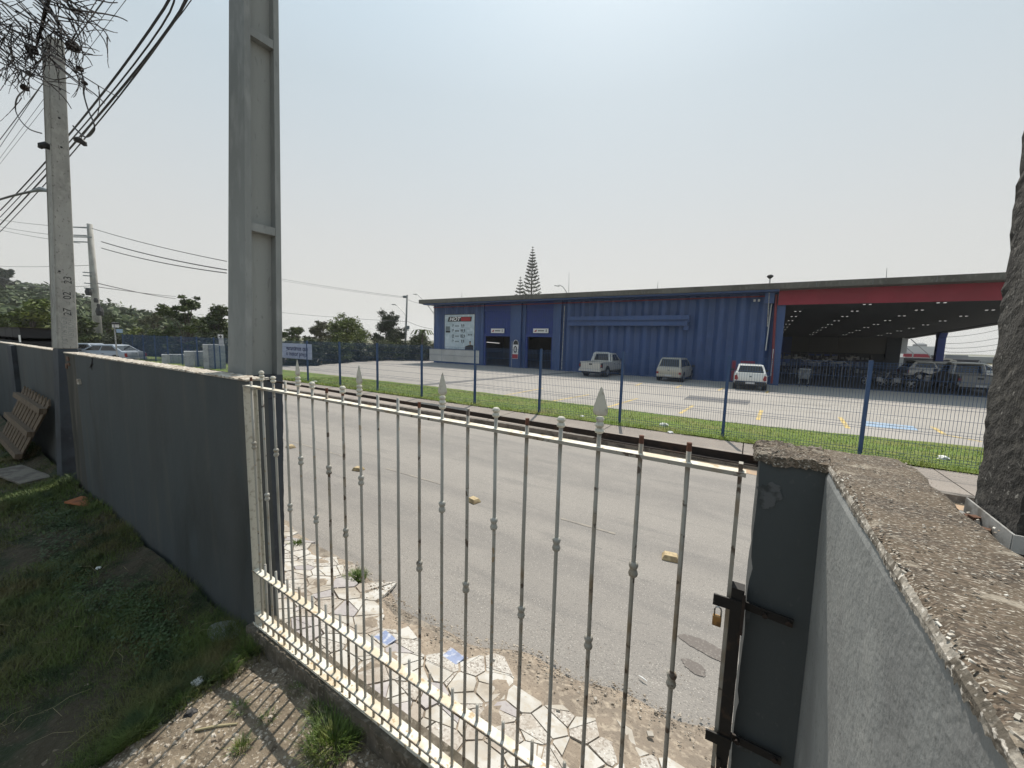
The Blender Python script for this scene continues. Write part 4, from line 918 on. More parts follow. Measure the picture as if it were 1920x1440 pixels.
# ------------------------------------------------------------------ blue mesh fence
FY, FZ, FT = 10.27, .12, 2.045
fx = [2.026 - 2.461*n for n in range(-8, 20)]
fn = empty('mesh_fence', (0, FY, FZ)); tag(fn, 'long blue welded mesh fence along the grass strip across the road', 'fence')
q = MB(); q.box((-.03, FY-.03, FZ-.06), (.03, FY+.03, FT)); q.box((-.034, FY-.034, FT), (.034, FY+.034, FT+.012))
post = q.build('post', M['fence_blue'], fn)
q = MB(); rr = random.Random(1)
W_ = 2.40
for k in range(49):
    x = -W_/2+W_*k/48; q.box((x-.0024, FY-.036, FZ+.02), (x+.0024, FY-.0312, FT-.02))
zz = [FZ+.06, FZ+.10, FZ+.16, FZ+.38, FZ+.58, FZ+.62, FZ+.68, FZ+.88, FZ+1.08, FZ+1.14, FZ+1.36, FZ+1.60, FZ+1.80, FZ+1.84, FT-.03]
for z in zz: q.box((-W_/2, FY-.0308, z-.0028), (W_/2, FY-.0255, z+.0028))
panel = q.build('mesh_panel', M['fence_blue'], fn)
post.location.x = fx[0]
panel.location.x = fx[0]-1.23
for n, x in enumerate(fx[1:]):
    c = post.copy(); COL.objects.link(c); c.location.x = x
    if n+2 < len(fx): c = panel.copy(); COL.objects.link(c); c.location.x = x-1.23
# banner and white panels hung on the fence
bn = empty('banner', (fx[16]+1.2, FY-.05, 1.5))
A = ony(529, 643, FY-.05); B = ony(584, 675, FY-.05)
q = MB(); q.box((A.x-2.2, FY-.018, B.z), (B.x, FY-.010, A.z)); q.build('sheet', M['board_blue'], bn)
bcx = (A.x-.7+B.x)/2
text('lettering', 'garantimos que', .30, (B.x-1.25, FY-.0215, A.z-.24), FACE_MY, M['ink_navy'], bn, bold=.006)
text('lettering', 'o menor preço', .30, (B.x-1.28, FY-.0215, A.z-.50), FACE_MY, M['ink_navy'], bn, bold=.006)
tag(bn, 'pale blue banner on the mesh fence reading garantimos que o menor preço', 'banner')
for k in range(4):
    x0 = ony(804+23.5*k - k*.2, 655, FY-.05).x; x1 = ony(804+23.5*(k+1)-.9, 655, FY-.05).x
    q = MB(); q.box((x0, FY-.020, 1.50), (x1, FY-.010, 1.93)); q.mi = 1; q.box((x0-.012, FY-.022, 1.486), (x1+.012, FY-.0105, 1.4995)); q.box((x0-.012, FY-.022, 1.9305), (x1+.012, FY-.0105, 1.944))
    tag(q.build('notice_board', [M['panel_white'], M['fence_blue']]), ['leftmost', 'second from left', 'third from left', 'rightmost'][k]+' of four white panels on the mesh fence', 'panel', 'white panels tied to the fence')
# small arrow sign
A = ony(409, 627, 10.4); t = empty('arrow_sign', (A.x, 10.4, .1)); tag(t, 'white sign with a black arrow above the mesh fence left of the column', 'sign')
a0 = ony(408.5, 627, 10.4); a1 = ony(418.5, 635.5, 10.4); a2 = ony(410.5, 645, 10.4)
q = MB(); q.box((a0.x, 10.39, a1.z), (a1.x, 10.41, a0.z)); q.build('board', M['board'], t)
q = MB(); q.box((a2.x, 10.40, a2.z-.1), (a1.x, 10.42, a1.z-.01)); q.build('lower_board', M['board'], t)
q = MB(); cz = (a0.z+a1.z)/2; cxx = (a0.x+a1.x)/2; s_ = (a1.x-a0.x)
q.prism_y([(cxx-.3*s_, cz-.03), (cxx, cz-.03), (cxx, cz-.12), (cxx+.35*s_, cz), (cxx, cz+.12), (cxx, cz+.03), (cxx-.3*s_, cz+.03)], 10.380, 10.388); q.build('arrow', M['ink'], t)
q = MB(); q.box((a0.x, 10.42, .1), (a0.x+.05, 10.46, a0.z)); q.build('pole', M['fence_blue'], t)
# street sign further left
b0 = ond(212, 615, 38); t = empty('street_sign', (b0.x, b0.y, -.1)); tag(t, 'street sign pole with white and blue plates beside the parked grey car', 'sign')
hx = Vector((b0.x, b0.y, 0)).normalized(); side = Vector((hx.y, -hx.x, 0))
def pl(px0, py0, px1, py1, m_, nm):
    p = ond((px0+px1)/2, (py0+py1)/2, 38); w = (ond(px1, py0, 38)-ond(px0, py0, 38)).length; h = (ond(px0, py0, 38)-ond(px0, py1, 38)).length
    q = MB(); q.bar(p-side*w/2, p+side*w/2, .03, h); return q.build(nm, m_, t)
pl(210, 604.5, 223, 614, M['board'], 'white_plate'); pl(218, 617, 230, 624, M['blue_paint'], 'blue_plate')
q = MB(); p = ond(217, 640, 38); q.tube([(p.x, p.y, -.2), (p.x, p.y, ond(217, 604, 38).z)], .04, 6); q.build('pole', M['galv'], t)
q = MB(); p = ond(216.5, 606.5, 37.9); q.bar(p-side*.22, p+side*.22, .02, .12); q.build('lettering', M['ink'], t)

# ------------------------------------------------------------------ the blue warehouse
YW = 30.0; KS = YW/29.3
bd = empty('warehouse', (-6, YW, ZL)); tag(bd, 'blue precast warehouse with red canopy band across the car park', 'building')
XL, XR, XE = -28.3, 1.12, 15.4      # left corner, end of the closed part, right edge of the canopy
ZTOP = 5.95
def roofz(y): return 6.22 - .033*(y-28.6)
# ribbed wall segments
def ribbed(x0, x1, z0, z1, name, period=1.235, phase=0.0, m_='wall_blue'):
    q = MB(); xs = [(x0, 0.0)]
    n = int((x1-x0)/period)+2
    for k in range(-1, n):
        b0 = x0+phase+k*period
        for dx, dy in ((.22, 0), (.44, .20), (.52, .25), (.74, .25), (.82, .20), (1.04, 0)):
            if x0 < b0+dx < x1: xs.append((b0+dx, dy))
    xs.append((x1, 0.0)); vs = []; fs = []
    for x, d in xs: vs += [(x, YW-d, z0), (x, YW-d, z1)]
    for i in range(len(xs)-1): fs.append((2*i, 2*i+2, 2*i+3, 2*i+1))
    n2 = len(vs); vs += [(x0, YW+.25, z0), (x0, YW+.25, z1), (x1, YW+.25, z0), (x1, YW+.25, z1)]
    fs += [(0, 1, n2+1, n2), (2*len(xs)-2, n2+2, n2+3, 2*len(xs)-1)]
    q.add(vs, fs); return fix_normals(q.build(name, M[m_], bd))
ribbed(XL, -22.25, ZL, ZTOP, 'ribbed_wall', phase=.1)
ribbed(-13.75, XR, ZL, ZTOP, 'ribbed_wall', phase=.05)
q = MB(); q.box((-18.50, YW-.22, ZL), (-17.65, YW+.25, ZTOP)); q.box((-14.2, YW-.22, ZL), (-13.76, YW+.25, ZTOP)); q.box((-22.24, YW-.02, ZL), (-21.9, YW+.25, ZTOP)); q.box((-18.9, YW-.0, ZL), (-18.501, YW+.25, ZTOP)); q.box((-17.649, YW-.0, ZL), (-17.3, YW+.25, ZTOP)); q.box((-14.6, YW, ZL), (-14.201, YW+.25, ZTOP))
q.build('pier', M['wall_blue'], bd, bevel=.02)
for (x0, x1, lx0, lx1) in ((-21.9, -18.9, -21.7, -18.95), (-17.3, -14.6, -17.1, -14.7)):
    q = MB(); q.box((x0, YW+.12, 2.95), (x1, YW+.25, ZTOP)); q.box((x0, YW+.05, 2.72), (x1, YW+.28, 2.948)); q.box((x0, YW+.02, 5.05), (x1, YW+.118, 5.2)); q.box((x0, YW+.06, ZL), (lx0, YW+.24, 2.718)); q.box((lx1, YW+.06, ZL), (x1, YW+.24, 2.718))
    for k in range(12): xx = x0+.12+(x1-x0-.24)*k/11; q.box((xx-.02, YW+.10, 2.96), (xx+.02, YW+.119, 5.04))
    d_ = q.build('bay_panel', M['door_blue'], bd)
# interior behind the bays and behind the closed wall
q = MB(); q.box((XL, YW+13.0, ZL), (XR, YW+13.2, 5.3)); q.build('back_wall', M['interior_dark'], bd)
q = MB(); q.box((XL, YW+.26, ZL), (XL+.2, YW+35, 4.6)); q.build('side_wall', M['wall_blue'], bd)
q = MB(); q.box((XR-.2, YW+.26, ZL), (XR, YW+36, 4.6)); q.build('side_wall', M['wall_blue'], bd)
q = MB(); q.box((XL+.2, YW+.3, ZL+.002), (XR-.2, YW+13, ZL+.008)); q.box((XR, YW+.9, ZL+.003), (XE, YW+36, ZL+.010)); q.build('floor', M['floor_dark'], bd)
q = MB(); p0 = ony(907, 641, YW+5); p1 = ony(936, 643.5, YW+5); q.bar(p0, p1, .12, .05); q.build('tube_light', M['tube'], bd)
# roof slab with the concrete eave
q = MB(); q.hexa([(XL-.75, 28.60, roofz(28.6)-.37), (XE+.35, 28.60, roofz(28.6)-.40), (XE+.35, YW+37, roofz(YW+37)-.37), (XL-.75, YW+37, roofz(YW+37)-.37),
                  (XL-.75, 28.60, roofz(28.6)), (XE+.35, 28.60, roofz(28.6)-.06), (XE+.35, YW+37, roofz(YW+37)), (XL-.75, YW+37, roofz(YW+37))])
rf = q.build('roof', M['fascia'], bd)
q = MB()
for k in range(18): x = XL-.7+k*2.45; q.box((x, 28.596, roofz(28.6)-.36), (x+.015, 28.601, roofz(28.6)-.06))
q.build('joint', M['ink_grey'], rf)
q = MB(); q.box((XL-.3, 28.75, roofz(28.7)-.50), (XR, 29.6, roofz(28.7)-.385)); q.build('soffit', M['wall_blue'], rf)
# red band and canopy
q = MB(); q.hexa([(XR+.02, 29.35, 4.93), (XE, 29.35, 4.90), (XE, 29.55, 4.90), (XR+.02, 29.55, 4.93), (XR+.02, 29.35, 5.84), (XE, 29.35, 5.76), (XE, 29.55, 5.76), (XR+.02, 29.55, 5.84)]); q.build('red_band', M['red'], bd)
def cz_(y): return 4.94 - .035*(y-29.5)
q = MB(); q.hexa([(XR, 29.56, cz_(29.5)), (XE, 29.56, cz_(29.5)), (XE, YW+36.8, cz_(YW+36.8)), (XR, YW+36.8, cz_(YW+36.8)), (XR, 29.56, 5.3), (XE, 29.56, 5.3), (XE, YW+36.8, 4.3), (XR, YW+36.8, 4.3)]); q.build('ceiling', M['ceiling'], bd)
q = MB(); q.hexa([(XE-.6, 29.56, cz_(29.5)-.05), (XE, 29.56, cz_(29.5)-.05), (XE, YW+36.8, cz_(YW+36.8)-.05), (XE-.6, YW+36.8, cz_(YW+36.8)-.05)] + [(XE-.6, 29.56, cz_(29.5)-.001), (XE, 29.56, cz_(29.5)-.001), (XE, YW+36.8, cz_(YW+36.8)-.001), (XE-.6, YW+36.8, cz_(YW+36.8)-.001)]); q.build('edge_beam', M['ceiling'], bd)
for row, (xa, ya, n) in enumerate(((2.4, 33.1, 8), (5.35, 30.1, 9), (8.3, 30.1, 9), (11.35, 34.0, 8))):
    for k in range(n):
        y = (ya+3.37*k)*1.0; x = xa*1.02+.10*k*(.35 if row else .4)
        q = MB()
        for s_ in (-.13, .13): q.box((x+s_-.05, y-.07, cz_(y)-.012), (x+s_+.05, y+.07, cz_(y)-.002))
        q.build('downlight', M['lamp'], bd)
# columns of the canopy
def fluted(x, y, w, z1):
    q = MB(); q.box((x-w/2, y-w/2, ZL), (x+w/2, y+w/2, z1-.5)); q.hexa([(x-w/2, y-w/2, z1-.5), (x+w/2, y-w/2, z1-.5), (x+w/2, y+w/2, z1-.5), (x-w/2, y+w/2, z1-.5), (x-w/2, y-w, z1), (x+w/2, y-w, z1), (x+w/2, y+w, z1), (x-w/2, y+w, z1)]); return q
fluted(XE-.32, 52.5, .55, cz_(52.5)-.06).build('column', M['door_blue'], bd, bevel=.03)
fluted(XE-.32, 31.2, .55, cz_(31.2)-.06).build('column', M['door_blue'], bd, bevel=.03)
q = MB(); q.box((XR-.02, YW-.35, ZL), (XR+.45, YW+.2, 5.9)); q.build('corner_column', M['wall_blue'], bd)
# canopy back wall with openings towards the right
yb = 62.0
a = ony(1485, 640, yb); b_ = ony(1662, 640, yb); c = ony(1697, 640, yb)
q = MB(); q.box((XR, yb, ZL), (a.x, yb+.2, 4.3)); o = q.build('shop_wall', M['door_blue'], bd)
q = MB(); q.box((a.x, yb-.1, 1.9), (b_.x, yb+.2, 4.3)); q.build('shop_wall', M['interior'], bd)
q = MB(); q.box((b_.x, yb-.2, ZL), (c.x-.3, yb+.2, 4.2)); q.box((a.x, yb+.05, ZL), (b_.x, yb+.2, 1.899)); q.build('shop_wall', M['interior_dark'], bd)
q = MB(); q.box((c.x-.3, yb-.2, 2.0), (c.x+.2, yb+.2, 4.0)); q.build('shop_wall', M['far_wall'], bd)
# thick beam/hood on the wall, pipes, red panel
h0 = ony(1065, 593, YW-.6); h1 = ony(1293, 593, YW-.6)
q = MB(); q.box((h0.x, YW-.62, 4.08), (h1.x, YW-.205, 4.40)); q.box((h0.x, YW-.50, 3.92), (h1.x, YW-.205, 4.078)); q.box((h0.x, YW-.64, 3.66), (h1.x-.1, YW-.205, 3.918)); q.box((h1.x-.35, YW-.55, 3.35), (h1.x-.02, YW-.205, 3.658)); q.build('door_track_hood', M['wall_blue'], bd)
q = MB(); q.tube([(XL+.3, YW-.40, 5.52), (XR-.1, YW-.40, 5.52)], .045, 6); q.tube([(XR-.1, YW-.42, 5.6), (XR-.02, YW-.42, 3.0), (XR+.1, YW-.42, 0)], .075, 8); q.build('red_pipe', M['pipe_red'], bd)
q = MB(); q.tube([(XR-.30, YW-.30, 5.3), (XR-.38, YW-.30, 2.1)], .035, 6); q.build('white_pipe', M['far_wall'], bd)
q = MB(); q.tube([(XR+.02, YW-.48, 2.2), (XR+.02, YW-.48, .5), (XR-.15, YW-.48, .45)], .03, 6); q.build('white_pipe', M['far_wall'], bd)
q = MB(); q.tube([(-13.45, YW-.30, 5.3), (-13.50, YW-.30, 0)], .035, 6); q.tube([(-27.9, YW-.30, 5.4), (-27.9, YW-.30, 3.6)], .03, 6); q.build('grey_pipe', M['galv'], bd)
p0 = ony(1373, 676, YW-.22); p1 = ony(1413, 705, YW-.22)
q = MB(); q.box((p0.x, YW-.24, .0), (p1.x, YW-.205, p0.z)); q.build('red_panel', M['red'], bd)
q = MB(); p = ony(1419, 563, YW-.3)
for s_ in (-.12, .12): q.box((p.x+s_-.06, YW-.32, p.z-.08), (p.x+s_+.06, YW-.21, p.z+.06))
q.build('floodlight', M['far_wall'], bd)
# bay signs
for i, (px0, px1, lb) in enumerate(((921, 945, 'white sign over the left dark bay opening'), (1000, 1028, 'white sign over the right dark bay opening'))):
    a = ony(px0, 616, YW-.03); b_ = ony(px1, 624.5, YW-.03); t = empty('bay_sign', ((a.x+b_.x)/2, YW, b_.z)); tag(t, lb, 'sign', 'signs over the two bays')
    q = MB(); q.box((a.x, YW-.05, b_.z), (b_.x, YW+.03, a.z)); q.build('board', M['board'], t)
    w = b_.x-a.x; cz = (a.z+b_.z)/2; q = MB(); q.prism_y([(a.x+.06*w, cz-.09), (a.x+.22*w, cz-.09), (a.x+.25*w, cz+.10), (a.x+.14*w, cz+.03)], YW-.062, YW-.052); q.build('car_icon', M['ink_red'], t)
    q = MB()
    for k in range(6): q.box((a.x+w*(.32+.07*k), YW-.058, cz-.05), (a.x+w*(.375+.07*k), YW-.052, cz+.05))
    q.box((a.x+.84*w, YW-.058, cz-.12), (a.x+.89*w, YW-.052, cz+.13)); q.build('lettering', M['ink'], t)
# poster
a = ony(834.5, 590.5, YW-.26); b_ = ony(889, 656, YW-.26); t = empty('promo_poster', ((a.x+b_.x)/2, YW, b_.z)); tag(t, 'large pale price poster with a black and red heading on the blue wall', 'poster')
X0, X1, Z1 = a.x, b_.x, a.z; Z0 = Z1-3.45; w = X1-X0; h = Z1-Z0
q = MB(); q.box((X0, YW-.28, Z0), (X1, YW-.205, Z1)); q.build('sheet', M['poster'], t)
q = MB(); q.box((X0-.05, YW-.27, Z0), (X0-.001, YW-.205, Z1+.05)); q.box((X1+.001, YW-.27, Z0), (X1+.05, YW-.205, Z1+.05)); q.box((X0, YW-.27, Z1+.001), (X1, YW-.205, Z1+.05)); q.build('frame', M['ink'], t)
def PX(u): return X0+u*w
def PZ(v): return Z1-v*h
def pbox(u0, v0, u1, v1, m_, nm, d=.285): q = MB(); q.box((PX(u0), YW-d, PZ(v1)), (PX(u1), YW-.2802, PZ(v0))); return q.build(nm, m_, t)
q = MB(); q.prism_y([(PX(.10), PZ(.195)), (PX(.90), PZ(.195)), (PX(.92), PZ(.06)), (PX(.14), PZ(.06))], YW-.288, YW-.2805); q.build('heading_bar', M['ink'], t)
pbox(.56, .075, .87, .18, M['ink_red'], 'heading_red', .292)
text('heading', 'HOT', .50, (PX(.34), YW-.290, PZ(.128)), FACE_MY, M['ink_white'], t, extrude=.001, shear=.3, bold=.012, sx=1.25)
for i, (pr, v) in enumerate((('9,9', .32), ('99,9', .46), ('85,9', .61), ('9,9', .76))):
    text('price', pr, .44, (PX(.62), YW-.284, PZ(v)), FACE_MY, M['ink'], t, bold=.010, sx=.75)
    q = MB()
    for k in range(4): q.box((PX(.36+.035*k), YW-.284, PZ(v+.02)), (PX(.385+.035*k), YW-.2805, PZ(v-.02)))
    q.build('item_name', M['ink_grey'] if i != 1 else M['ink'], t)
    q = MB(); q.tube([(PX(.29)+.10*math.cos(a_), YW-.283, PZ(v)+.15*math.sin(a_)) for a_ in [2*math.pi*k/12 for k in range(13 if i == 2 else 8)]], .03, 4); q.build('item_icon', M['ink'] if i in (1, 2) else M['ink_grey'], t)
pbox(.03, .33, .18, .44, M['ink_grey'], 'car_picture'); pbox(.03, .45, .19, .51, M['ink'], 'car_picture')
q = MB()
for k in range(3): q.prism_y([(PX(.80+.05*k), PZ(.59)), (PX(.84+.05*k), PZ(.565)), (PX(.80+.05*k), PZ(.54))], YW-.284, YW-.2805)
q.build('arrows', M['ink'], t)
q = MB(); q.prism_y([(PX(.70), PZ(.985)), (PX(.98), PZ(.985)), (PX(.98), PZ(.86)), (PX(.90), PZ(.84)), (PX(.82), PZ(.855)), (PX(.71), PZ(.89))], YW-.284, YW-.2805); q.build('figure_coat', M['ink'], t)
q = MB(); q.prism_y([(PX(.87)+.10*math.cos(a_), PZ(.80)+.15*math.sin(a_)) for a_ in [2*math.pi*k/12 for k in range(12)]], YW-.2870, YW-.2845); q.build('figure_face', M['skin_print'], t)
q = MB(); q.prism_y([(PX(.87)+.11*math.cos(a_), PZ(.775)+.13*math.sin(a_)) for a_ in [math.pi*k/8 for k in range(9)]], YW-.2885, YW-.2872); q.build('figure_hair', M['ink'], t)
# feather banner on the pier
a = ony(962, 648, YW-.9); b_ = ony(969, 680, YW-.9); t = empty('promo_flag', (a.x, YW-.9, ZL)); tag(t, 'small upright advertising flag with a tyre and red foot between the bays', 'flag')
x0 = ony(960.5, 660, YW-.9).x; x1 = ony(972, 660, YW-.9).x; cx_ = (x0+x1)/2; hw = (x1-x0)/2
pts = [(cx_-hw, .75), (cx_+hw*.85, .75), (cx_+hw, 2.0)] + [(cx_+hw*.1+hw*.9*math.cos(a_), 2.0+.42*math.sin(a_)) for a_ in [math.pi*k/8 for k in range(1, 9)]]
q = MB(); q.prism_y(pts, YW-.92, YW-.90); q.build('flag_sheet', M['board'], t)
q = MB(); q.prism_y([(cx_-hw*.95, .78), (cx_+hw*.82, .78), (cx_+hw*.86, 1.15), (cx_-hw*.93, 1.15)], YW-.93, YW-.921); q.build('red_foot', M['ink_red'], t)
q = MB(); q.prism_y([(cx_-hw*.7, 2.0), (cx_+hw*.95, 2.0), (cx_+hw*.7, 2.3), (cx_+hw*.1, 2.4), (cx_-hw*.5, 2.25)], YW-.93, YW-.921); q.build('dark_head', M['ink'], t)
q = MB(); q.tube([(cx_+.13*math.cos(a_), YW-.925, 1.58+.27*math.sin(a_)) for a_ in [2*math.pi*k/12 for k in range(13)]], .05, 4); q.build('tyre_picture', M['ink'], t)
q = MB(); q.tube([(x0-.05, YW-.9, ZL), (x0-.05, YW-.9, 2.3)], .02, 5); q.build('pole', M['galv'], t)

# roof antennas
for px, pt, pb, lb in ((1067, 510, 546, 'thin antenna rod on the roof above the second bay pier'), (1232, 527, 541, 'thin leaning rod on the warehouse roof'), (1663, 502, 521, 'thin rod on the roof above the red band'), (866, 546, 556, 'short thin rod at the left of the roof')):
    p = ony(px, pb, 33.0); p2 = ony(px+(2 if px == 1232 else 0), pt, 33.0); q = MB(); q.tube([(p.x, 33, roofz(33)-.02), (p2.x, 33, p2.z)], [.03, .012], 5); tag(q.build('roof_antenna', M['galv']), lb, 'antenna', 'thin rods on the roof')
# lamps on the warehouse corner
for (px, py, tip, lb) in ((1065, 552, (1044, 536), 'curved arm lamp rising over the roof by the bays'), ((815), 590, (778, 552), 'long curved arm lamp on the left corner of the warehouse')):
    p = ony(px, py, YW-.7); tpt = ony(tip[0], tip[1], YW-1.2); t = empty('wall_lamp', tuple(p)); tag(t, lb, 'lamp')
    q = MB(); q.tube([p, p*.55+tpt*.45+Vector((0, 0, .28)), tpt+Vector((.25, 0, .05)), tpt], [.035, .03, .03, .03], 6); q.build('arm', M['galv'], t)
    q = MB(); q.obox(tpt, (.42, .16, .07), Matrix.Rotation(.2, 3, 'Y')); q.build('lamp_head', M['galv'], t, bevel=.02)
p = ony(1444, 560, YW-.6); tp = ony(1444, 519, YW-.6); t = empty('mast_lamp', tuple(p)); tag(t, 'slim mast with a mushroom top at the canopy corner', 'lamp')
q = MB(); q.tube([(p.x, YW-.6, 3.6), (tp.x, YW-.6, tp.z)], .035, 6); q.build('mast', M['galv'], t)
q = MB(); q.lathe([(.05, -.12), (.16, -.02), (.18, .05), (.10, .12), (.02, .14)], (tp.x, YW-.6, tp.z), 12); q.build('lamp_head', M['plastic'], t, smooth=True)
q = MB(); q.box((p.x-.28, YW-.62, 5.05), (p.x+.22, YW-.36, 5.72)); q.build('bracket_box', M['wall_blue'], t)

# ------------------------------------------------------------------ vehicles
def wheel(parent, x, y, r=.32, w=.2):
    q = MB(); s_ = 1 if x > 0 else -1
    prof = [(r*.62, -w/2), (r*.93, -w/2), (r, -w*.36), (r, w*.36), (r*.93, w/2), (r*.62, w/2)]
    vs = []; fs = []; n = 20
    for rr_, d in prof:
        for k in range(n): a = 2*math.pi*k/n; vs.append((x+d, y+rr_*math.cos(a), r+rr_*math.sin(a)))
    for i in range(len(prof)-1):
        for k in range(n): fs.append((i*n+k, i*n+(k+1) % n, (i+1)*n+(k+1) % n, (i+1)*n+k))
    q.add(vs, fs); q.add([vs[k] for k in range(n)], [tuple(range(n))]); q.add([vs[5*n+k] for k in range(n)], [tuple(range(n))])
    W0 = fix_normals(q.build('wheel', M['rubber'], parent, smooth=False))
    q = MB(); q.tube([(x+s_*w*.30, y, r), (x+s_*(w/2+.006), y, r)], [r*.60, r*.52], 14); q.tube([(x+s_*(w/2), y, r), (x+s_*(w/2+.02), y, r)], [r*.16, r*.12], 8)
    for k in range(5):
        a = 2*math.pi*k/5; q.bar((x+s_*(w/2+.008), y, r), (x+s_*(w/2+.008), y+r*.56*math.cos(a), r+r*.56*math.sin(a)), .05, .012, (1, 0, 0))
    q.build('rim', M['rim'], W0)
    return W0
def car(name, label, cat, L, Wd, Ht, belt, roof_y, paint, bumper=None, tail='low', group='cars on the car park', lower=None, wr=.32):
    """local frame: rear at y=0, nose at y=L. roof_y = (rear bottom, rear top, front top, front bottom)"""
    t = empty(name); tag(t, label, cat, group)
    w = Wd/2; y0, y1, y2, y3 = roof_y
    st = [(0.0, .90, .40, belt-.10), (.06, .97, .30, belt-.02), (.5, 1.0, .24, belt), (L*.5, 1.0, .22, belt), (y3, .99, .22, belt-.02), (L-.55, .96, .24, belt-.17), (L-.12, .88, .30, belt-.28), (L, .78, .42, belt-.42)]
    q = MB(); rings = []
    for (y, k, zs, zb) in st:
        W_ = w*k
        half = [(W_*.86, zs), (W_*.985, zs+.10), (W_, zs+(zb-zs)*.45), (W_*.985, zb-.10), (W_*.93, zb-.02), (W_*.80, zb+.012)]
        ring = [(x, y, z) for x, z in half] + [(-x, y, z) for x, z in reversed(half)]
        rings.append(ring)
    q.loft(rings); body = fix_normals(q.build('body', M[paint], t, smooth=True))
    md = body.modifiers.new('edge', 'EDGE_SPLIT'); md.split_angle = R(38)
    # wheel housings
    q = MB()
    for yy in (L*.17, L*.80):
        for s_ in (-1, 1): q.tube([(s_*(w-.20), yy, wr+.02), (s_*(w+.004), yy, wr+.02)], wr*1.18, 16)
    q.build('wheel_arch', M['plastic'], t)
    for yy in (L*.17, L*.80):
        for s_ in (-1, 1): wheel(t, s_*(w-.10), yy, wr, .2)
    # cabin
    gb, gt_ = w*.90, w*.74
    zb = belt-.01; zt2 = Ht
    cab = [[(-gb, y0, zb), (gb, y0, zb), (gb, y3, zb-.02), (-gb, y3, zb-.02)], [(-gt_, y1, zt2-.04), (gt_, y1, zt2-.04), (gt_, y2, zt2-.05), (-gt_, y2, zt2-.05)]]
    q = MB(); q.loft(cab, cap=True)
    q.loft([[(-gt_, y1, zt2-.041), (gt_, y1, zt2-.041), (gt_, y2, zt2-.051), (-gt_, y2, zt2-.051)], [(-gt_*.86, y1+.12, zt2), (gt_*.86, y1+.12, zt2), (gt_*.86, y2-.10, zt2-.01), (-gt_*.86, y2-.10, zt2-.01)]])
    fix_normals(q.build('cabin', M[paint], t, bevel=.02))
    def lerp(a, b, k): return tuple(a[i]+(b[i]-a[i])*k for i in range(3))
    def pane(A, B, C, D, u0, u1, v0, v1, off, nm):   # A,B bottom ; D,C top
        pts = []
        for u, v in ((u0, v0), (u1, v0), (u1, v1), (u0, v1)): pts.append(Vector(lerp(lerp(A, B, u), lerp(D, C, u), v))+Vector(off))
        q = MB(); c2 = [p - Vector(off)*1.3 for p in pts]; q.hexa(pts+c2); fix_normals(q.build(nm, M['glass'], t))
    Bt, Tp = cab
    pane(Bt[1], Bt[0], Tp[0], Tp[1], .07, .93, .14, .90, (0, -.012, .003), 'rear_window')
    pane(Bt[2], Bt[3], Tp[3], Tp[2], .06, .94, .08, .92, (0, .012, .004), 'windscreen')
    for s_, (i, j) in ((1, (1, 2)), (-1, (0, 3))):
        for (u0, u1) in ((.09, .50), (.54, .90)):
            pane(Bt[i], Bt[j], Tp[j], Tp[i], u0, u1, .14, .86, (s_*.012, 0, .003), 'side_window')
    # rear details
    bz = .30
    bm_ = M['plastic'] if bumper == 'black' else M[paint]
    q = MB(); q.box((-w*.93, -.07, .30), (w*.93, .09, .50)); q.build('bumper', bm_, t, bevel=.03)
    q = MB(); q.box((-.22, -.078, .36), (.22, -.071, .46)) if tail != 'gate' else q.box((-.22, -.02, .62), (.22, -.012, .74))
    q.build('number_plate', M['plate'], t)
    for s_ in (-1, 1):
        q = MB()
        if tail == 'tri': q.prism_y([(s_*w*.93, belt-.36), (s_*w*.93, belt-.14), (s_*w*.80, belt-.08), (s_*w*.72, belt-.30), (s_*w*.78, belt-.40)], -.012, .07)
        elif tail == 'small': q.box((s_*w*.86-.07, -.012, belt-.42), (s_*w*.86+.07, .08, belt-.28))
        else: q.box((s_*w*.90-.06, -.012, belt-.40), (s_*w*.90+.06, .08, belt-.12))
        fix_normals(q.build('tail_lamp', M['tail_red'], t))
        q = MB(); q.box((s_*(w+.0), y3-.35, belt-.02), (s_*(w+.17), y3-.22, belt+.12)); fix_normals(q.build('mirror', M['plastic'], t, bevel=.02))
        q = MB(); q.box((s_*w*.62-.14, L-.16, belt-.40), (s_*w*.62+.14, L-.05, belt-.28)); fix_normals(q.build('headlight', M['plate'], t))
    q = MB(); q.box((-.05, -.006, belt-.2), (.05, .03, belt-.13)); q.build('badge', M['ink_grey'], t)
    for s_ in (-1, 1):
        q = MB()
        for yy in (L*.36, L*.57): q.box((s_*(w*1.0), yy, belt-.20), (s_*(w*1.0+.012), yy+.16, belt-.165))
        fix_normals(q.build('door_handle', M['plastic'], t))
    return t
c0 = onz(1404, 732, ZL)
hb = car('hatchback', 'white hatchback with black bumper parked nearest the canopy, seen from behind', 'car', 3.85, 1.62, 1.42, .93, (.02, .55, 2.1, 2.95), 'car_white', 'black', 'tri', wr=.29)
hb.location = (c0.x+.02, c0.y+.1, ZL); hb.rotation_euler.z = R(2)
c1 = onz(1249, 716, ZL)
mv = car('compact_van', 'champagne compact people carrier parked in the middle by the blue wall', 'car', 4.0, 1.64, 1.56, .92, (.04, .42, 2.3, 3.3), 'car_beige', None, 'small', wr=.30)
mv.location = (c1.x+.06, c1.y+.25, ZL); mv.rotation_euler.z = R(-4)
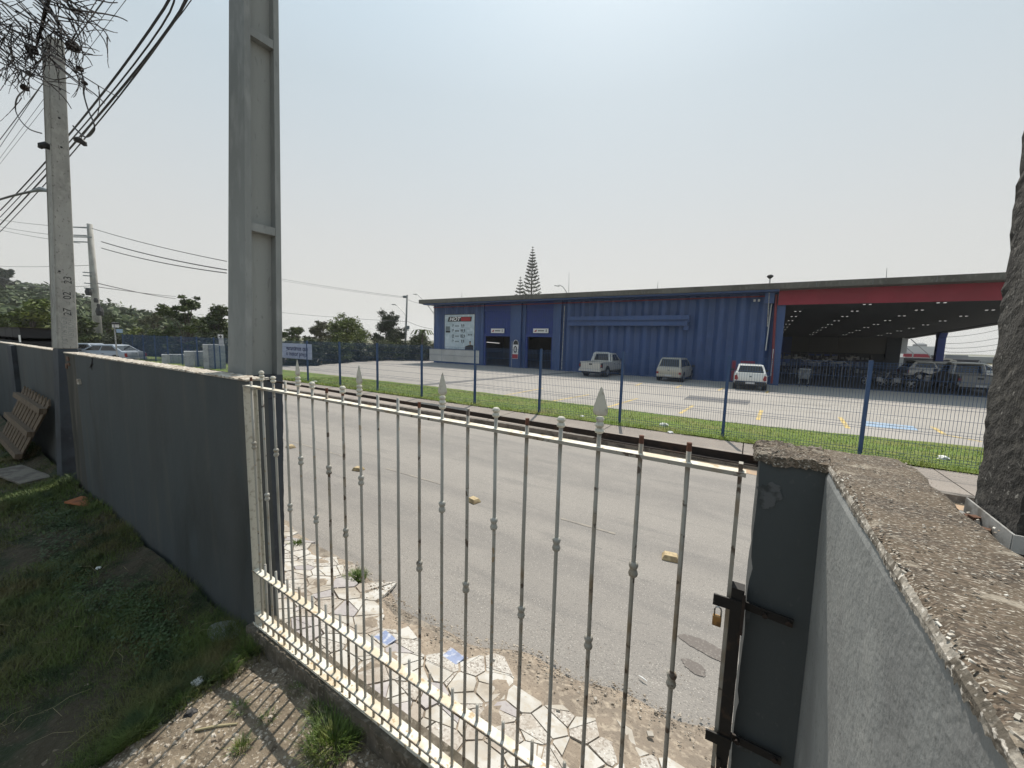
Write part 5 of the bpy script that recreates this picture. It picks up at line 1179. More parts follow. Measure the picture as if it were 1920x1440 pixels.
# pickup
def pickup(name, label, paint, L=4.9, Wd=1.74):
    t = empty(name); tag(t, label, 'pickup truck', 'cars on the car park'); w = Wd/2; bt = 1.08; wr = .36
    yb = 1.95
    q = MB(); rings = []
    for (y, k, zs, zb) in ((yb, 1, .42, bt), (L*.55, 1, .40, bt), (L-1.35, 1, .40, bt-.02), (L-.5, .97, .42, bt-.10), (L-.08, .9, .46, bt-.16), (L, .85, .5, bt-.3)):
        W_ = w*k; half = [(W_*.9, zs), (W_, zs+.1), (W_, zs+(zb-zs)*.5), (W_*.985, zb-.06), (W_*.93, zb)]
        rings.append([(x, y, z) for x, z in half]+[(-x, y, z) for x, z in reversed(half)])
    q.loft(rings); o = fix_normals(q.build('body', M[paint], t, smooth=True)); o.modifiers.new('edge', 'EDGE_SPLIT').split_angle = R(38)
    q = MB()
    for s_ in (-1, 1): q.hexa([(s_*w*.90, .03, .50), (s_*w, .03, .50), (s_*w, yb, .50), (s_*w*.90, yb, .50), (s_*w*.90, .03, bt), (s_*w*.98, .03, bt), (s_*w*.98, yb, bt), (s_*w*.90, yb, bt)])
    q.box((-w*.9, .03, .48), (w*.9, yb, .60)); fix_normals(q.build('bed', M[paint], t, bevel=.01))
    q = MB(); q.box((-w*.86, -.03, .56), (w*.86, .028, bt-.01)); tg = q.build('tailgate', M[paint], t, bevel=.015)
    q = MB(); q.box((-.12, -.042, .86), (.12, -.031, .96)); q.build('handle', M['plastic'], tg)
    for s_ in (-1, 1):
        q = MB(); q.box((s_*w*.935-.06, -.035, .68), (s_*w*.935+.06, .10, 1.0)); fix_normals(q.build('tail_lamp', M['plastic'], t)); 
        q = MB(); q.box((s_*w*.935-.055, -.042, .76), (s_*w*.935+.055, -.036, .88)); fix_normals(q.build('tail_lamp', M['tail_red'], t))
    q = MB(); q.box((-w*.97, -.20, .40), (w*.97, -.05, .56)); q.build('bumper', M[paint], t, bevel=.02)
    q = MB(); q.box((-.22, -.212, .44), (.22, -.202, .54)); q.build('number_plate', M['plate'], t)
    q = MB(); q.box((-w*.8, -.02, .28), (w*.8, L-.3, .42)); q.build('chassis', M['plastic'], t)
    # cab
    gb, gt2 = w*.92, w*.76; zt2 = 1.70; y0, y1, y2, y3 = yb+.02, yb+.16, L-2.0, L-1.25
    cab = [[(-gb, y0, bt-.01), (gb, y0, bt-.01), (gb, y3, bt-.02), (-gb, y3, bt-.02)], [(-gt2, y1, zt2-.03), (gt2, y1, zt2-.03), (gt2, y2, zt2-.03), (-gt2, y2, zt2-.03)]]
    q = MB(); q.loft(cab); q.loft([[(-gt2, y1, zt2-.031), (gt2, y1, zt2-.031), (gt2, y2, zt2-.031), (-gt2, y2, zt2-.031)], [(-gt2*.88, y1+.08, zt2), (gt2*.88, y1+.08, zt2), (gt2*.88, y2-.08, zt2), (-gt2*.88, y2-.08, zt2)]])
    fix_normals(q.build('cab', M[paint], t, bevel=.02))
    def lerp(a, b, k): return tuple(a[i]+(b[i]-a[i])*k for i in range(3))
    def pane(A, B, C, D, u0, u1, v0, v1, off, nm):
        pts = [Vector(lerp(lerp(A, B, u), lerp(D, C, u), v))+Vector(off) for u, v in ((u0, v0), (u1, v0), (u1, v1), (u0, v1))]
        q = MB(); q.hexa(pts+[p-Vector(off)*1.3 for p in pts]); fix_normals(q.build(nm, M['glass'], t))
    Bt, Tp = cab
    pane(Bt[1], Bt[0], Tp[0], Tp[1], .08, .92, .12, .88, (0, -.012, .003), 'rear_window'); pane(Bt[2], Bt[3], Tp[3], Tp[2], .06, .94, .08, .92, (0, .012, .004), 'windscreen')
    for s_, (i, j) in ((1, (1, 2)), (-1, (0, 3))):
        for u0, u1 in ((.08, .42), (.47, .82)): pane(Bt[i], Bt[j], Tp[j], Tp[i], u0, u1, .12, .86, (s_*.012, 0, .003), 'side_window')
    q = MB()
    for d_ in (0, .14): q.tube([(-w*.80, yb-.42+d_, bt-.02), (-w*.66, yb-.20+d_, zt2-.02), (-w*.58, yb-.16+d_, zt2+.02), (w*.58, yb-.16+d_, zt2+.02), (w*.66, yb-.20+d_, zt2-.02), (w*.80, yb-.42+d_, bt-.02)], .035, 6)
    q.build('roll_bar', M['car_white'], t)
    q = MB()
    for yy in (.95, L-.95):
        for s_ in (-1, 1): q.tube([(s_*(w-.22), yy, wr+.04), (s_*(w+.012), yy, wr+.04)], wr*1.16, 16)
    q.build('wheel_arch', M['plastic'], t)
    for yy in (.95, L-.95):
        for s_ in (-1, 1): wheel(t, s_*(w-.09), yy, wr, .24)
    for s_ in (-1, 1):
        q = MB(); q.box((s_*w, y3-.3, bt), (s_*(w+.2), y3-.18, bt+.2)); fix_normals(q.build('mirror', M['plastic'], t, bevel=.02))
        q = MB(); q.box((s_*w, y0+.1, .9), (s_*(w+.015), y0+.28, .94)); q.box((s_*w, y0+.95, .9), (s_*(w+.015), y0+1.13, .94)); fix_normals(q.build('door_handle', M['plastic'], t))
    return t
c2 = onz(1105, 707, ZL)
pk_ = pickup('pickup_truck', 'champagne double cab pickup with a roll bar parked left by the blue wall', 'car_silver'); pk_.location = (c2.x, c2.y+.15, ZL); pk_.rotation_euler.z = R(-5)
c3 = onz(1830, 740, ZL)
p2 = pickup('pickup_truck', 'silver pickup partly hidden by the dark post at the right', 'car_shade'); p2.location = (c3.x+.15, c3.y+.2, ZL); p2.rotation_euler.z = R(-2)
sv = car('suv', 'white estate car under the canopy left of the blue column', 'car', 4.4, 1.75, 1.62, 1.0, (.05, .5, 2.6, 3.5), 'car_silver', None, 'low', wr=.33)
p = onz(1722, 718, ZL); sv.location = (p.x, p.y+4, ZL); sv.rotation_euler.z = R(-82)
s2 = copy_tree(sv); s2['label'] = 'white four by four behind the silver pickup, right of the blue column'; p = onz(1782, 720, ZL); s2.location = (p.x, p.y+3, ZL); s2.rotation_euler.z = R(-78)
s3 = copy_tree(sv); s3['label'] = 'white car far beyond the dark container at the right'; p = ony(1815, 692, 75); s3.location = (p.x, 75, ZL); s3.rotation_euler.z = R(90); s3.scale = (1, 1, 1)
gc = car('sedan', 'blue grey sedan parked behind the left end of the mesh fence', 'car', 4.5, 1.75, 1.46, .95, (.35, 1.15, 2.6, 3.6), 'car_grey', None, 'low', group='cars by the left fence', wr=.32)
p = ond(256, 668, 42); gc.location = (p.x, p.y, -.2); gc.rotation_euler.z = R(90+32)
g2 = copy_tree(gc); g2['label'] = 'grey car mostly hidden behind the leaning far utility pole'; p = ond(205, 667, 50); g2.location = (p.x, p.y, -.3); g2.rotation_euler.z = R(90+30)

# motorcycles under the canopy
def moto():
    t = empty('motorcycle')
    for y in (0, 1.3):
        q = MB(); q.tube([(0, y+.29*math.cos(a), .3+.29*math.sin(a)) for a in [2*math.pi*k/18 for k in range(19)]], .05, 6, cap=False); w_ = q.build('wheel', M['rubber'], t, smooth=True)
        q = MB(); q.tube([(-.05, y, .3), (.05, y, .3)], .06, 8)
        q.tube([(0, y+.225*math.cos(a), .3+.225*math.sin(a)) for a in [2*math.pi*k/16 for k in range(17)]], .014, 4, cap=False)
        for k in range(5): a = 2*math.pi*k/5; q.bar((0, y, .3), (0, y+.22*math.cos(a), .3+.22*math.sin(a)), .03, .03, (1, 0, 0))
        q.build('rim', M['rim'], w_)
    q = MB(); q.tube([(0, 0, .3), (0, .55, .42), (0, .95, .85)], .035, 6); q.tube([(0, .55, .42), (0, .2, .78), (0, .95, .80)], .03, 6); q.build('frame', M['plastic'], t)
    q = MB(); q.loft([[(-.02*s_, y, z-.09*k), (.02*s_, y, z-.09*k), (.03*s_, y, z+.05*k), (-.03*s_, y, z+.05*k)] for y, z, k, s_ in ((.55, .80, .6, 4), (.70, .86, 1.1, 5), (.9, .90, 1.2, 5), (1.02, .86, .5, 3))]); q.build('tank', M['car_dark'], t, bevel=.02)
    q = MB(); q.loft([[(-.10, y, z), (.10, y, z), (.12, y, z+.08), (-.12, y, z+.08)] for y, z in ((-.25, .88), (.1, .78), (.56, .78))]); q.build('seat', M['plastic'], t, bevel=.02)
    q = MB(); q.box((-.13, .48, .30), (.13, .82, .62)); q.build('engine', M['rim'], t, bevel=.04)
    q = MB()
    for s_ in (-.08, .08): q.tube([(s_, 1.3, .3), (s_, 1.02, .98)], .022, 6)
    q.build('fork', M['rim'], t)
    q = MB(); q.tube([(-.36, .86, 1.06), (-.14, .98, 1.0), (.14, .98, 1.0), (.36, .86, 1.06)], .016, 6); q.build('handlebar', M['plastic'], t)
    q = MB(); q.lathe([(.09, -.05), (.09, .03), (.05, .06)], (0, 1.12, .88), 10); q.build('headlight', M['rim'], t)
    q = MB(); q.tube([(.12, .6, .34), (.15, 0, .36), (.15, -.2, .42)], .04, 6); q.build('exhaust', M['rim'], t)
    return t
m0 = moto()
for i, (px, py, rz_, lb) in enumerate(((1678, 727, 78, 'black motorcycle leftmost under the canopy front'), (1712, 730, 70, 'black motorcycle with raised handlebar nearest the blue fence post'), (1655, 724, 82, 'dark motorcycle half hidden left of the others'), (1768, 727, 74, 'dark motorcycle beside the blue canopy column'))):
    o = m0 if i == 0 else copy_tree(m0); p = onz(px, py, ZL); o.location = (p.x, p.y+.5, ZL); o.rotation_euler.z = R(rz_-180 if i == 2 else rz_); tag(o, lb, 'motorcycle', 'motorcycles under the canopy')
# shopping cart
p = onz(1505, 726, ZL); t = empty('shopping_cart', (p.x, p.y, ZL)); tag(t, 'wire shopping cart standing at the canopy front', 'cart')
q = MB(); x, y = p.x, p.y
for z in (.45, .55, .65, .75, .85, .95):
    k = .22+.06*(z-.45)/.5; q.tube([(x-k, y-.3, z), (x+k, y-.3, z), (x+k, y+.45, z), (x-k, y+.45, z), (x-k, y-.3, z)], .007, 4)
for k in range(9):
    a = -.22+.055*k; q.tube([(x+a, y-.3, .45), (x+a*1.27, y-.3, .95)], .006, 4); q.tube([(x+a, y+.45, .45), (x+a*1.27, y+.45, .95)], .006, 4)
q.build('basket', M['galv'], t)
q = MB()
for s_ in (-.22, .22): q.tube([(x+s_, y-.32, 1.02), (x+s_, y-.28, .5), (x+s_, y-.25, .14), (x+s_, y+.5, .14)], .014, 5)
q.build('frame', M['galv'], t)
q = MB(); q.tube([(x-.28, y-.36, 1.04), (x+.28, y-.36, 1.04)], .02, 6); q.build('handle', M['far_wall'], t)
for s_ in (-.2, .2):
    for d_ in (-.25, .42): q = MB(); q.tube([(x+s_-.015, y+d_, .065-.1+.035), (x+s_+.015, y+d_, 0)], .06, 8); q.build('caster', M['rubber'], t)
# pale display figures and dark racks of goods at the shop front
rr = random.Random(6)
for i in range(6):
    p = onz(1468+i*34, 716, ZL); t = empty('goods_rack', (p.x, p.y+6, ZL)); tag(t, ['dark goods rack at the far left of the shop front', 'dark goods rack behind the shopping cart', 'dark goods rack third from the left of the shop front', 'dark goods rack in the middle of the shop front', 'dark goods rack left of the motorcycles', 'dark goods rack behind the motorcycles'][i], 'rack', 'racks of goods under the canopy')
    x, y = p.x, p.y+6
    q = MB()
    for sx in (-.8, .8): q.box((x+sx-.03, y-.3, ZL), (x+sx+.03, y+.3, 1.9))
    for z in (.2, .8, 1.4, 1.85): q.box((x-.8, y-.3, z), (x+.8, y+.3, z+.04))
    q.build('shelf_frame', M['plastic'], t)
    for z in (.241, .841, 1.441):
        q = MB()
        for k in range(5): xx = x-.62+.31*k; hh = rr.uniform(.15, .38); q.tube([(xx, y, z), (xx, y, z+hh)], [.12, rr.uniform(.08, .13)], 8)
        q.build('goods', M['container'] if rr.random() < .6 else M['far_grey'], t)
pts = [(1495, 672), (1512, 676), (1525, 682), (1540, 679), (1552, 676), (1565, 683), (1580, 681), (1596, 672)]
for i, (px, py) in enumerate(pts):
    p = ony(px, py, 39.0); q = MB(); rr = random.Random(px)
    q.tube([p+Vector((-.35, 0, .12)), p+Vector((-.15, 0, rr.uniform(-.1, .1))), p+Vector((.1, 0, .12)), p+Vector((.38, 0, rr.uniform(-.1, .2)))], [.03, .09, .06, .02], 6)
    q.tube([p, p+Vector((0, 0, -.35))], .015, 4)
    q.tube([(p.x, 39, ZL), (p.x, 39, p.z-.3)], .02, 4)
    tag(q.build('display_ornament', M['emblem']), ['leftmost pale ornament, behind the shopping cart', 'second pale ornament from the left in the shop front', 'third pale ornament from the left in the shop front', 'fourth pale ornament from the left in the shop front', 'fifth pale ornament from the left in the shop front', 'sixth pale ornament from the left in the shop front', 'seventh pale ornament from the left in the shop front', 'rightmost pale ornament, nearest the motorcycles'][i], 'ornament', 'pale ornaments in the shop front')
# dark sign board inside
p0 = ony(1513, 662, 58); p1 = ony(1570, 668, 58); q = MB(); q.box((p0.x, 57.9, p1.z), (p1.x, 58.0, p0.z)); q.mi = 1; q.tube([(p0.x+.1, 57.95, p0.z), (p0.x+.1, 57.95, 3.9)], .02, 4); q.tube([(p1.x-.1, 57.95, p0.z), (p1.x-.1, 57.95, 3.9)], .02, 4)
tag(q.build('hanging_board', [M['door_blue'], M['plastic']]), 'dark blue board hanging before the grey shop wall', 'board')

# things beyond the canopy to the right
def at_box(px0, py0, px1, py1, y, depth, m_, name, lab, cat, zb=None):
    a = ony(px0, py0, y); b_ = ony(px1, py1, y); q = MB(); q.box((a.x, y, zb if zb is not None else b_.z), (b_.x, y+depth, a.z)); return tag(q.build(name, m_), lab, cat)
t = empty('container', (30, 66, ZL)); tag(t, 'long dark site container with a pale double letter emblem', 'container')
a = ony(1691, 671, 66); b_ = ony(1835, 675, 66); q = MB(); x = a.x
while x < b_.x: q.box((x, 66, ZL), (min(x+.3, b_.x), 66.1, a.z-.1)); q.box((x+.3, 66.04, ZL), (min(x+.45, b_.x+.15), 66.1, a.z-.1)); x += .45
q.build('corrugated_side', M['container'], t)
q = MB(); q.box((a.x, 66.101, ZL), (b_.x, 69, a.z-.1)); q.box((a.x-.05, 65.95, a.z-.1), (b_.x+.05, 69, a.z+.05)); q.build('shell', M['container'], t)
e0 = ony(1778, 685, 65.9)
text('emblem', 'C', 2.2, (e0.x-.35, 65.93, e0.z), FACE_MY, M['emblem'], t, extrude=.02); text('emblem', 'S', 1.7, (e0.x+.35, 65.90, e0.z), FACE_MY, M['emblem'], t, extrude=.02)
at_box(1773, 665, 1815, 672, 70, 3, M['far_grey'], 'site_office', 'grey box cabin on top of the dark container row', 'cabin', zb=ZL)
t = empty('red_band_shop', (20, 90, ZL)); tag(t, 'small white shop with a red band seen through the canopy', 'building')
a = ony(1697, 663, 85); b_ = ony(1762, 671, 85); q = MB(); q.box((a.x, 85, ZL), (b_.x, 92, a.z+1.2)); q.build('wall', M['far_wall'], t)
a2 = ony(1742, 671, 84.9); q = MB(); q.box((a.x-.2, 84.8, b_.z), (a2.x, 84.99, a.z)); q.build('red_band', M['red'], t)
w0 = ony(1743, 666, 84.9); w1_ = ony(1756, 672, 84.9); q = MB(); q.box((w0.x, 84.9, w1_.z), (w1_.x, 84.99, w0.z)); q.build('window', M['glass'], t)
w0 = ony(1681, 672, 83); t2 = empty('glass_front', (w0.x, 83, ZL))
at_box(1675, 671, 1692, 690, 64.5, .1, M['far_wall'], 'lit_doorway', 'pale bright doorway at the end of the dark shop wall', 'doorway', zb=ZL)
bpy.data.objects.remove(t2)
at_box(1702, 650, 1762, 668, 120, 20, M['far_wall'], 'white_warehouse', 'large pale warehouse in the distance through the canopy', 'building', zb=ZL)
a = ony(1724, 637, 118); b_ = ony(1724, 651, 118); q = MB(); q.lathe([(1.1, 0), (1.1, a.z-b_.z), (.5, a.z-b_.z+.3)], (b_.x, 118, b_.z-1), 16); tag(q.build('water_tank', M['far_grey']), 'grey cylindrical water tank beside the distant warehouse', 'tank')
at_box(1800, 668, 1920, 690, 150, 20, M['far_grey'], 'distant_shed', 'long hazy grey shed on the far right skyline', 'building', zb=ZL)
for i, (a_, c_) in enumerate((((1708, 636), (1745, 668)), ((1700, 652), (1712, 662)))):
    A = ony(*a_, 80); B = ony(*c_, 80); q = MB(); q.tube([A, B], .08, 4); 
    q.tube([(B.x, 80, ZL), B], .08, 4) ; tag(q.build('stay_brace', M['far_grey']), ['long slanting metal brace beyond the canopy', 'short slanting metal brace beside the white wall'][i], 'brace')

# cones, concrete blocks
for i, (px, py, lb) in enumerate(((601, 680, 'orange traffic cone left of a pair on the car park'), (608, 678, 'orange and white traffic cone right of a pair on the car park'))):
    p = onz(px, py, ZL); t = empty('traffic_cone', (p.x, p.y, ZL)); tag(t, lb, 'traffic cone', 'pair of traffic cones')
    q = MB(); q.box((p.x-.2, p.y-.2, ZL), (p.x+.2, p.y+.2, ZL+.04)); q.lathe([(.17, .04), (.12, .28), (.075, .5), (.03, .78)], (p.x, p.y, ZL), 12); q.build('cone_body', M['cone'], t)
    q = MB(); q.lathe([(.126, .26), (.088, .45)], (p.x, p.y, ZL), 12); q.build('reflective_band', M['ink_white'], t)
def blockpile(px0, px1, pyt, pyb, d, lab, rows, cols):
    a = ond(px0, pyb, d); b_ = ond(px1, pyb, d); tp = ond((px0+px1)/2, pyt, d); hh = max(.3, tp.z+.1)
    t = empty('block_pallet', ((a.x+b_.x)/2, (a.y+b_.y)/2, -.1)); tag(t, lab, 'concrete blocks', 'pallets of concrete blocks')
    u = Vector((b_.x-a.x, b_.y-a.y, 0)); L = u.length; u.normalize(); rot = Matrix.Rotation(math.atan2(u.y, u.x), 3, 'Z'); k = Vector((-u.y, u.x, 0))
    for r_ in range(rows):
        q = MB()
        for c_ in range(cols):
            q.obox(Vector((a.x, a.y, 0))+u*(L*(c_+.5)/cols)+k*.6+Vector((0, 0, -.1+hh*(r_+.5)/rows)), (L/cols*.97, 1.2, hh/rows*.97), rot)
        q.build('block_course', M['block'], t)
blockpile(382, 424, 646, 688, 30, 'tallest pile of pale concrete blocks behind the mesh fence', 5, 4)
blockpile(346, 383, 659, 684, 32, 'middle height pile of concrete blocks behind the mesh fence', 4, 4)
blockpile(303, 346, 665, 676, 36, 'lowest pile of concrete slabs behind the mesh fence', 2, 4)
# black crates beyond the far wall
a = ony(0, 613, 1.55); b_ = ony(52, 620, 1.55); t = empty('black_crate_stack', ((a.x+b_.x)/2, 1.7, 0)); tag(t, 'row of black slatted crates standing behind the far left wall', 'crates')
x0, x1 = a.x-3.0, b_.x; q = MB(); n = 7
for k in range(n):
    xa = x0+(x1-x0)*k/n; xb = x0+(x1-x0)*(k+1)/n-.03
    for z in (.3, .75, 1.2, 1.65, 2.0): q.box((xa, 1.45, z), (xb, 1.95, min(z+.42, 2.27)))
q.build('crates', M['black_mesh'], t)
q = MB(); q.box((x0, 1.44, 2.275), (x1, 1.96, 2.29)); q.build('lid', M['rust'], t)
q = MB(); q.box((x1-.1, 1.43, 1.98), (x1-.02, 1.449, 2.13)); q.build('tag_plate', M['paper'], t)

# ------------------------------------------------------------------ poles and wires
def pole(name, lab, base, top, r0, r1, m_, cat='utility pole', n=10):
    t = empty(name, tuple(base)); tag(t, lab, cat); q = MB(); q.tube([base, base.lerp(top, .5), top], [r0, (r0+r1)/2, r1], n); q.build('shaft', M[m_], t, smooth=True); return t
b0 = ony(187, 668, 12.0); tp0 = ony(168, 420, 12.0)
b0.z = -.2
p2_ = pole('utility_pole', 'tall round concrete utility pole with crossarms at the far left', b0, tp0, .40, .22, 'concrete_old')
def p2at(py): return ony(168+(187-168)*(py-420)/(668-420), py, 12.0)
for k, (py, x0_, x1_) in enumerate(((428, -22, 6), (443, -20, 5), (446, -22, 14), (455, -22, 6), (512, -6, 8), (518, -6, 8), (532, -5, 6), (541, -6, 8))):
    c = p2at(py); a = ony(168+(187-168)*(py-420)/248+x0_, py, 12.0); b_ = ony(168+(187-168)*(py-420)/248+x1_, py+1, 12.0)
    q = MB(); q.bar(a+Vector((0, -.5, 0)), b_+Vector((0, -.5, 0)), .12, .10); q.build('crossarm' if k < 4 else 'clamp', M['ink_grey'], p2_)
for (px, py, r_) in ((166, 547, .38), (180, 563, .24), (187, 584, .42), (185, 573, .2)):
    c = ony(px, py, 11.4); q = MB(); q.lathe([(r_*.6, -r_), (r_*.75, 0), (r_*.5, r_*.9)], c, 8); q.build('equipment_box', M['cable'], p2_)
# street light pole far centre
b1 = ony(759, 674, 33.5); t1 = ony(763.5, 553, 33.5); b1.z = ZL
p3 = pole('street_light', 'grey street light pole on the far edge of the car park', b1, t1, .13, .10, 'concrete', 'street light')
arm = [ony(761, 592, 33.5), ony(752, 580, 33.5), ony(745, 573, 33.5), ony(738, 571, 33.5)]
q = MB(); q.tube(arm, .04, 5); q.build('arm', M['galv'], p3); c = arm[-1]; q = MB(); q.obox(c, (.5, .2, .1), Matrix.Identity(3)); q.build('lamp_head', M['galv'], p3)
q = MB(); c = ony(758.5, 556.5, 33.4); q.obox(c, (.35, .25, .25), Matrix.Identity(3)); q.build('equipment_box', M['ink_grey'], p3); q = MB(); c = ony(765, 614, 33.4); q.obox(c, (.25, .25, .4), Matrix.Identity(3)); q.build('equipment_box', M['ink_grey'], p3)
b4 = ony(1877, 668, 90); t4 = ony(1877, 608, 90); b4.z = ZL; pole('utility_pole', 'slim pale pole on the far right beyond the canopy', b4, t4, .12, .09, 'concrete')
def wire(pts, r, lab, m_='cable', grp='overhead cables', name='overhead_cable', y=None, sag=0.0, n=14):
    P = []
    if name == 'drop_cable':
        P = []
        for i in range(len(pts)-1):
            p0 = pts[max(i-1, 0)]; p1 = pts[i]; p2 = pts[i+1]; p3 = pts[min(i+2, len(pts)-1)]
            for k in range(5):
                u = k/5; P.append(.5*((2*p1)+(p2-p0)*u+(2*p0-5*p1+4*p2-p3)*u*u+(3*p1-p0-3*p2+p3)*u**3))
        P.append(pts[-1])
    elif len(pts) == 2 and sag:
        A, B = pts
        for k in range(n+1): s_ = k/n; P.append(A.lerp(B, s_)-Vector((0, 0, 4*sag*s_*(1-s_))))
    else: P = pts
    q = MB(); q.tube(P, r, 4); return tag(q.build(name, M[m_]), lab, 'cable', grp)
# bundle running overhead along the road from the left post, passing over the gate
Yc = 1.62
for i, (a, mdl, b_, r, lb) in enumerate((
    ((318, 0), (130, 252), (0, 395), .010, 'thick upper twisted cable of the bundle crossing the sky at the left'),
    ((326, 0), (160, 232), (-20, 428), .007, 'thin cable just under the upper twisted cable of the bundle'),
    ((347, 0), (175, 228), (-10, 432), .011, 'thickest black cable in the middle of the bundle'),
    ((352, 0), (140, 282), (-10, 445), .007, 'lower black cable of the bundle at the left post'),
    ((361, 0), (178, 226), (150, 262), .004, 'thin grey wire on the lower side of the bundle'))):
    yy = Yc+.03*i; P = [ony(a[0]+70*.55, a[1]-110, yy), ony(*a, yy), ony(*mdl, yy), ony(*b_, yy)]
    # smooth the polyline with a quadratic
    Q = []
    for k in range(25):
        s_ = k/24; 
        if s_ < .4: u_ = s_/.4; Q.append(P[0].lerp(P[1], u_))
        else:
            u_ = (s_-.4)/.6; m2 = P[2]*2 - (P[1]+P[3])*.5; Q.append(P[1]*(1-u_)**2 + m2*2*u_*(1-u_) + P[3]*u_**2)
    wire(Q, r, lb)
for i, (a, b_, r) in enumerate((((182, 0), (-10, 290), .006), ((195, 0), (-10, 275), .009), ((215, 0), (-10, 310), .004), ((236, 0), (-10, 320), .004))):
    yy = 1.25; yy = 2.2+.1*i
    wire([ony(a[0]+60, -90, yy), ony(*a, yy), ony((a[0]+b_[0])/2, (a[1]+b_[1])/2+3, yy), ony(*b_, yy)], r, ['first', 'second', 'third', 'fourth'][i]+' from the left of four thin wires behind the bare branches')
# drooping leads around the left post
wire([ony(*p, 1.36) for p in ((78, 250), (55, 242), (38, 225), (29, 205), (33, 182), (52, 165))], .009, 'black lead looping left of the square post', name='drop_cable')
wire([ony(*p, 1.36) for p in ((150, 128), (158, 155), (157, 175), (165, 205), (177, 235), (172, 250), (160, 257), (145, 245), (137, 236))], .009, 'black lead looping right of the square post', name='drop_cable')
wire([ony(*p, 1.37) for p in ((148, 120), (154, 140), (156, 153))], .009, 'short black lead above the loop at the right of the post', name='drop_cable')
# far wires
far = [((168+4, 428), (425, 490), 12, 14, .03, 1.2, 'top thin wire from the far pole to behind the column'), ((190, 453), (425, 506), 11.8, 14, .045, 1.4, 'middle thick wire from the far pole to the column'), ((190, 465), (425, 512), 11.8, 14, .04, 1.6, 'lower wire from the far pole to the column'),
       ((183, 531), (330, 560), 12, 30, .05, 1.2, 'low cable from the far pole into the open crowned tree'), ((184, 538), (330, 556), 12, 30, .04, .6, 'second low cable from the far pole into the tree')]
for a, b_, ya, yb_, r, sg, lb in far: wire([ony(*a, ya), ony(*b_, yb_)], r, lb, 'wire', sag=sg*.14)
for a, b_, lb in (((0, 412), (165, 428), 'faint wire from the left edge to the top of the far pole'), ((0, 425), (145, 445), 'upper wire from the left edge to the crossarm of the far pole'), ((0, 431), (150, 456), 'lower wire from the left edge to the crossarm of the far pole'), ((0, 499), (175, 497), 'level wire at the left crossing the far pole'), ((50, 536), (170, 536), 'low level cable at the far pole'), ((0, 520), (185, 560), 'sloping low cable behind the far pole')):
    wire([ony(*a, 12.2), ony(*b_, 12.2)], .03, lb, 'wire', sag=.15)
for a, b_, r, lb in (((528, 523), (762, 557), .018, 'upper wire from the column to the street light'), ((528, 526), (762, 559), .014, 'second wire from the column to the street light'), ((528, 586), (764, 603), .02, 'low wire from the column to the street light'), ((765, 562), (800, 570), .015, 'short wire from the street light towards the warehouse'), ((765, 603), (812, 617), .02, 'low short wire from the street light to the warehouse')):
    wire([ony(*a, 31), ony(*b_, 33.4)], r, lb, 'wire', sag=.12)
for k, (ya_, yb_) in enumerate(((628, 612), (640, 628), (648, 640), (655, 650))):
    wire([ony(1765, ya_+4, 85), ony(1880, yb_+4, 85)], .035, ['top', 'second', 'third', 'lowest'][k]+' far wire seen through the canopy opening', 'wire', sag=.3)

# ------------------------------------------------------------------ vegetation
def leafcloud(mb, blobs, n, size, rr, shell=.55):
    tot = sum(b[3]*b[4]*b[5] for b in blobs)
    for (cx_, cy_, cz__, rx, ry, rz_) in [(b[0], b[1], b[2], b[3], b[4], b[5]) for b in blobs]:
        k = max(8, int(n*(rx*ry*rz_)/tot))
        for _ in range(k):
            u = rr.gauss(0, 1); v = rr.gauss(0, 1); w = rr.gauss(0, 1); L = math.sqrt(u*u+v*v+w*w)+1e-6
            r_ = shell+(1-shell)*rr.random()
            if rr.random() < .22: r_ *= rr.uniform(1.0, 1.35)
            x, y, z = cx_+rx*r_*u/L, cy_+ry*r_*v/L, cz__+rz_*r_*w/L
            s_ = size*rr.uniform(.5, 1.3)
            a = Vector((rr.uniform(-1, 1), rr.uniform(-1, 1), rr.uniform(-.6, .6))).normalized(); b_ = a.cross(Vector((rr.uniform(-1, 1), rr.uniform(-1, 1), rr.uniform(-1, 1)))).normalized()
            p = Vector((x, y, z)); mb.add([p-a*s_, p+b_*s_*.45, p+a*s_, p-b_*s_*.45], [(0, 1, 2, 3)])
